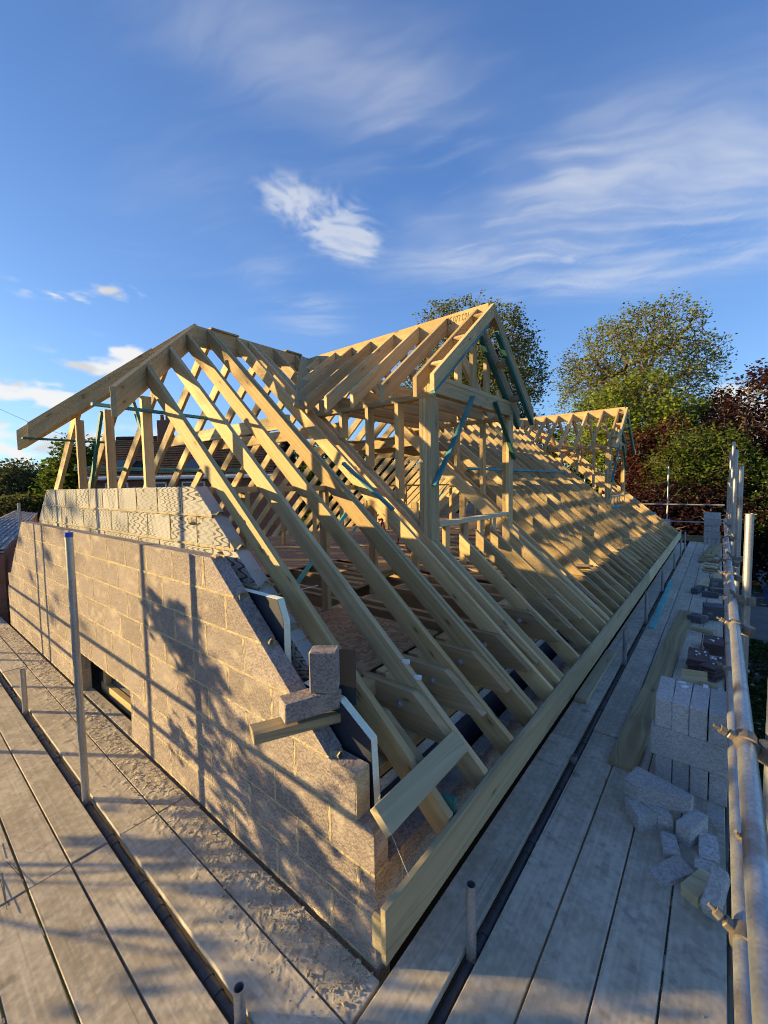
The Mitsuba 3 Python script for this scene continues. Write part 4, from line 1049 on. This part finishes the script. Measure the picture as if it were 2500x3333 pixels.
# overhead wire at the far left
wt = [np.array([-40 + 0.9 * i, 4.3 + 0.16 * i, 9.2 - 0.13 * i - 0.9 * math.sin(math.pi * i / 30)]) for i in range(31)]
w0, w1 = np.array([-26.0, 2.6, 6.3]), np.array([-23.0, 6.6, 4.4])
obj('overhead_wire', cat([rod(w0 + (w1 - w0) * i / 12 - np.array([0, 0, .25 * math.sin(math.pi * i / 12)]), w0 + (w1 - w0) * (i + 1) / 12 - np.array([0, 0, .25 * math.sin(math.pi * (i + 1) / 12)]), 0.008, 5) for i in range(12)]), 'membrane',
    label='thin overhead wire slanting across the sky at the left edge', category='overhead wire')

# ------------------------------------------------------------------ trees
def grow(pos, pts, segs, r_tip, rg, depth=0, prev=None):
    n = len(pts)
    c = pts.mean(0)
    if n == 1:
        mid = (pos + c) / 2 + rg.normal(0, 0.06, 3) * np.linalg.norm(c - pos); segs.append((pos, mid, r_tip * 1.3, r_tip)); segs.append((mid, c, r_tip, r_tip * 0.5)); return
    frac = 0.30 + 0.22 * rg.random() if depth else 0.22
    tgt = pos + (c - pos) * frac
    tgt = tgt + rg.normal(0, 0.07, 3) * np.linalg.norm(c - pos)
    r0 = r_tip * n ** 0.46; m = (pos + tgt) / 2 + rg.normal(0, 0.05, 3) * np.linalg.norm(tgt - pos)
    segs.append((pos, m, r0, r0 * 0.93)); segs.append((m, tgt, r0 * 0.93, r0 * 0.86))
    q = pts - c; u_, s_, vt = np.linalg.svd(q, full_matrices=False)
    ax = vt[0] + 0.25 * rg.normal(0, 1, 3); k = q @ ax; med = np.quantile(k, 0.38 + 0.24 * rg.random())
    A, B = pts[k <= med], pts[k > med]
    if len(A) == 0 or len(B) == 0: A, B = pts[:1], pts[1:]
    grow(tgt, A, segs, r_tip, rg, depth + 1); grow(tgt, B, segs, r_tip, rg, depth + 1)


def seg_mesh(segs, n=5):
    P0 = np.array([s[0] for s in segs]); P1 = np.array([s[1] for s in segs]); r0 = np.array([s[2] for s in segs]); r1 = np.array([s[3] for s in segs])
    d = P1 - P0; d /= np.maximum(np.linalg.norm(d, axis=1, keepdims=True), 1e-9)
    ref = np.where(np.abs(d[:, 2:3]) < 0.9, [[0.1, 0.2, 0.97]], [[1.0, 0, 0]]); a = np.cross(d, ref); a /= np.linalg.norm(a, axis=1, keepdims=True); b_ = np.cross(d, a)
    th = np.arange(n) * 2 * np.pi / n
    R = np.cos(th)[None, :, None] * a[:, None] + np.sin(th)[None, :, None] * b_[:, None]
    V = np.concatenate([P0[:, None] + R * r0[:, None, None], P1[:, None] + R * r1[:, None, None]], 1).reshape(-1, 3)
    i = np.arange(n); j = (i + 1) % n
    f = np.concatenate([np.stack([i, j, n + j], 1), np.stack([i, n + j, n + i], 1)])
    return V, (f[None] + (np.arange(len(segs)) * 2 * n)[:, None, None]).reshape(-1, 3)


def leaves(C, size, cols, rg, flat=0.4):
    """one folded diamond leaf (two triangles) per centre; colour varies leaf by leaf and clump by clump"""
    n = len(C)
    a = rg.normal(0, 1, (n, 3)); a[:, 2] *= flat; a /= np.linalg.norm(a, axis=1, keepdims=True)
    b_ = np.cross(a, rg.normal(0, 1, (n, 3)) + [0, 0, 0.8]); b_ /= np.linalg.norm(b_, axis=1, keepdims=True)
    s = size * rg.uniform(0.6, 1.3, (n, 1)); up = np.cross(a, b_) * s * 0.18
    V = np.stack([C - a * s, C + b_ * s * 0.62 + up, C + a * s, C - b_ * s * 0.62 + up], 1).reshape(-1, 3)
    k = np.arange(n) * 4
    F = np.concatenate([np.stack([k, k + 1, k + 2], 1), np.stack([k, k + 2, k + 3], 1)])
    t = (0.5 * rg.random(n) + 0.5 * meshkit.fbm(C * 0.55, 3, 5))[:, None]
    c0, c1 = np.array(cols[0]), np.array(cols[1])
    col = (c0 + (c1 - c0) * np.clip(1.6 * (t - 0.5) + 0.5, 0, 1)) * rg.uniform(0.75, 1.2, (n, 1))
    return V, F, np.repeat(col, 4, 0)


def tree(name, label, base, ctr, rad, tips, per, size, cols, seed, r_tip=0.02, sig=0.35, gap=0.42, cat_='tree', low=-1.0, group=None, twigs=True):
    rg = np.random.default_rng(seed); base, ctr, rad = (np.asarray(v, float) for v in (base, ctr, rad))
    P = rg.normal(0, 1, (tips * 6, 3)); P /= np.linalg.norm(P, axis=1, keepdims=True); P *= (rg.random((len(P), 1)) ** 0.42)
    P = P[P[:, 2] > low]
    P *= 0.82 + 0.36 * meshkit.fbm(P * 2.3 + seed, 3, seed)[:, None]
    Q = ctr + P * rad
    keep = meshkit.noise(Q * (2.6 / rad.mean()) + seed * 3.1, seed) > gap * rg.uniform(0.6, 1.1, len(Q))
    Q = Q[keep][:tips]
    k = thing(name, label, cat_, group)
    start = base + (ctr - [0, 0, rad[2] * 0.75] - base) * 0.92
    segs = []; rt = r_tip * len(Q) ** 0.46
    m = (base + start) / 2 + rg.normal(0, 0.03, 3) * np.linalg.norm(start - base)
    segs += [(base, m, rt * 1.35, rt * 1.1), (m, start, rt * 1.1, rt)]
    grow(start, Q, segs, r_tip, rg)
    obj('trunk', seg_mesh(segs[:2], 9), 'bark', k)
    obj('branches', seg_mesh(segs[2:], 5), 'bark', k, kind='stuff')
    C = np.repeat(Q, per, 0) + np.clip(rg.normal(0, sig, (len(Q) * per, 3)), -1.6 * sig, 1.6 * sig) * [1, 1, 0.75]
    V, F, col = leaves(C, size, cols, rg)
    obj('crown', (V, F), 'leaf', k, color=col, kind='stuff')
    return k


G1 = ((0.045, 0.075, 0.014), (0.13, 0.175, 0.03)); G2 = ((0.07, 0.12, 0.015), (0.22, 0.29, 0.045)); OL = ((0.09, 0.105, 0.03), (0.23, 0.25, 0.075))
G3 = ((0.10, 0.15, 0.02), (0.30, 0.36, 0.06)); RD = ((0.03, 0.012, 0.012), (0.11, 0.036, 0.03)); PU = ((0.022, 0.012, 0.015), (0.06, 0.028, 0.032)); DG = ((0.02, 0.04, 0.012), (0.06, 0.10, 0.025)); OG = ((0.10, 0.125, 0.03), (0.27, 0.30, 0.075)); EV = ((0.05, 0.06, 0.025), (0.14, 0.15, 0.06))
tree('tall_tree', 'tall olive-green broad-crowned tree right behind the near dormer', (-18.8, 37.6, -2.6), (-18.8, 37.4, 12.7), (7.5, 7.2, 8.0), 2600, 12, 0.14, OL, 11, 0.018, 0.35, 0.36)
tree('tall_tree', 'tall thin-leaved tree standing above the far dormer, sky showing through its top', (-3.4, 36.5, -2.6), (-4.0, 35.6, 9.5), (5.7, 5.6, 5.9), 3000, 7, 0.10, OG, 23, 0.013, 0.26, 0.38)
tree('leafy_tree', 'bright green leafy tree before the tall thin tree, right of the far dormer', (-2.6, 31.0, -2.6), (-3.1, 31.5, 5.4), (5.2, 3.6, 3.9), 1500, 11, 0.12, G3, 31, 0.014, 0.28, 0.50)
tree('leafy_tree', 'green leafy tree lower down behind the far end of the walkway', (0.4, 24.6, -2.6), (0.35, 24.7, 2.6), (2.2, 1.6, 2.2), 760, 15, 0.08, G1, 37, 0.02, 0.4, 0.45)
tree('copper_beech', 'dark red copper beech immediately behind the far dormer', (-2.2, 26.5, -2.6), (-1.5, 26.6, 2.4), (2.6, 2.2, 3.2), 640, 17, 0.11, RD, 41, 0.02, 0.36, 0.40)
tree('copper_beech', 'purple-leaved tree at the right edge with bare branch tips against the sky', (3.4, 31.2, -2.6), (3.3, 31.2, 4.6), (3.6, 3.2, 4.4), 1200, 13, 0.11, PU, 43, 0.022, 0.36, 0.46)
tree('dark_shrub', 'dark reddish shrub mass behind the far guard rail', (0.6, 23.5, -2.6), (0.1, 23.5, -0.3), (3.9, 1.8, 2.5), 640, 24, 0.11, PU, 47, 0.015, 0.34, 0.3, 'shrub')
tree('flowering_shrub', 'dark green shrub speckled with white blossom at the right edge', (4.2, 24.5, -2.6), (3.8, 23.8, 0.3), (2.4, 1.8, 2.9), 560, 26, 0.10, DG, 53, 0.015, 0.32, 0.3, 'shrub')
rg = np.random.default_rng(99)
Q = np.array([3.7, 23.0, 0.3]) + rg.normal(0, 1, (900, 3)) * [1.4, 0.9, 1.4]; Q = Q[meshkit.noise(Q * 1.1, 4) > 0.55]
V, F, col = leaves(Q, 0.045, ((0.5, 0.5, 0.46), (0.75, 0.74, 0.7)), rg); obj('blossom', (V, F), 'leaf', 'flowering_shrub', color=col, kind='stuff')
tree('tall_tree', 'mid-green tree filling the gap between the near dormer and the far tall tree', (-12.0, 38, -2.6), (-12.0, 38, 3.4), (5.5, 4, 4.4), 500, 22, 0.17, G1, 59, 0.02, 0.5, 0.4)
tree('garden_tree', 'round dark tree at the far left edge of the skyline', (-38.5, 5.2, -2.6), (-38.2, 5.2, 1.7), (3.4, 3.0, 2.7), 1000, 16, 0.11, EV, 61, 0.02, 0.36, 0.36)
tree('garden_tree', 'small rounded tree just right of the far-left dark tree', (-34.8, 6.9, -2.6), (-34.8, 7.0, 1.3), (1.9, 1.8, 2.3), 600, 16, 0.11, EV, 67, 0.02, 0.34, 0.36)
tree('garden_tree', 'yellow-green bushy tree seen between the hip studs left of the neighbouring house', (-27.5, 6.6, -2.6), (-27.4, 6.6, 2.0), (2.0, 2.2, 3.2), 520, 24, 0.13, G1, 71, 0.02, 0.34, 0.34)
tree('garden_tree', 'low yellowish bush above the stone-slated roof at the left edge', (-29.5, 3.6, -2.6), (-29.5, 3.7, 0.4), (3.0, 1.4, 1.5), 420, 24, 0.12, EV, 73, 0.02, 0.3, 0.34)
for k, (x, y, h, s) in enumerate(((-24, 16, 2.6, 79), (-25, 22.5, 3.0, 83), (-22.5, 27.5, 3.2, 89))):
    tree('garden_tree', ('dark green tree behind the rafters right of the neighbouring house', 'dark tree further right behind the roof frame', 'green tree behind the roof ridge at the near dormer foot')[k], (x, y, -2.6), (x, y, h - 0.6), (3.4, 3.4, 3.2), 520, 24, 0.15, (DG, G1, DG)[k], s, 0.02, 0.4, 0.36)
# far hedge line closing the horizon
rg = np.random.default_rng(5); n = 52000
th = rg.uniform(-1.75, 0.55, n); R_ = 55 + rg.normal(0, 2.5, n); hz = -2.6 + rg.random(n) ** 0.7 * (4.2 + 1.8 * meshkit.fbm(np.stack([th * 9, 0 * th, 0 * th], -1), 3, 2))
V, F, col = leaves(np.stack([R_ * np.sin(th), R_ * np.cos(th), hz], -1), 0.32, (DG[0], G1[1]), rg)
obj('far_hedge', (V, F), 'leaf', color=col, label='distant line of trees and hedges along the horizon', category='hedge', kind='stuff')
V, F, col = leaves(np.stack([rg.uniform(1.7, 9, 26000), rg.uniform(1, 15, 26000), -2.6 + 0.05 * rg.random(26000)], -1), 0.05, ((0.015, 0.03, 0.008), (0.05, 0.08, 0.02)), rg)
obj('grass', (V, F), 'leaf', color=col, label='rough dark grass on the ground below the scaffold', category='grass', kind='stuff')

# trees on the sunny side, beyond the left edge of the picture, whose shade falls over the site
tree('shade_tree', 'tall tree beyond the left edge of the picture that dapples the far roof slope', (-22, -6.4, -2.6), (-22, -6.4, 5.4), (4.6, 4.6, 3.4), 150, 8, 0.2, G1, 101, 0.025, 0.45, 0.56)
rg = np.random.default_rng(103)
k = thing('shade_shrub', 'leafy shrub beside the gable scaffold, beyond the left edge of the picture', 'shrub')
OFF = np.array([-3.69, -2.57, 0.83])
path = np.array([(-1.98, 0, 1.30), (-1.86, 0, 1.12), (-1.62, 0, 0.98), (-1.42, 0, 0.78), (-1.05, 0, 0.55), (-0.6, 0, 0.34), (-0.2, 0, 0.18)]) + OFF
tt = rg.random(64) ** 1.25 * 5.99; pp = path[tt.astype(int)] + (path[tt.astype(int) + 1] - path[tt.astype(int)]) * (tt % 1)[:, None]
pp = pp + rg.normal(0, 1, pp.shape) * np.array([0.06, 0.18, 0.05]) * (0.6 + tt[:, None] * 0.28)
cl = np.stack([rg.uniform(-5.1, -3.5, 95), rg.normal(-2.6, 0.3, 95), rg.uniform(0.72, 1.22, 95)], 1); cl = cl[meshkit.noise(cl * 5.0, 2) > 0.47]
hi = np.stack([rg.uniform(-4.6, -2.6, 90), rg.normal(-3.1, 0.25, 90), rg.uniform(1.5, 2.9, 90)], 1); hi = hi[meshkit.noise(hi * 2.6, 6) > 0.5]
Q = np.vstack([pp, cl, hi]); segs = []
b0 = np.array([-4.1, -2.9, -2.6]); b1 = np.array([-4.1, -2.8, 0.2]); segs += [(b0, b1, 0.045, 0.03)]
for grp, rt in ((pp, 0.003), (cl, 0.003), (hi, 0.004)): grow(b1, grp, segs, rt, rg)
obj('trunk', seg_mesh(segs[:1], 9), 'bark', k); obj('branches', seg_mesh(segs[1:], 5), 'bark', k, kind='stuff')
C = np.repeat(Q, 9, 0) + np.clip(rg.normal(0, 0.07, (len(Q) * 9, 3)), -0.12, 0.12)
V, F, col = leaves(C, 0.062, G2, rg); obj('crown', (V, F), 'leaf', k, color=col, kind='stuff')
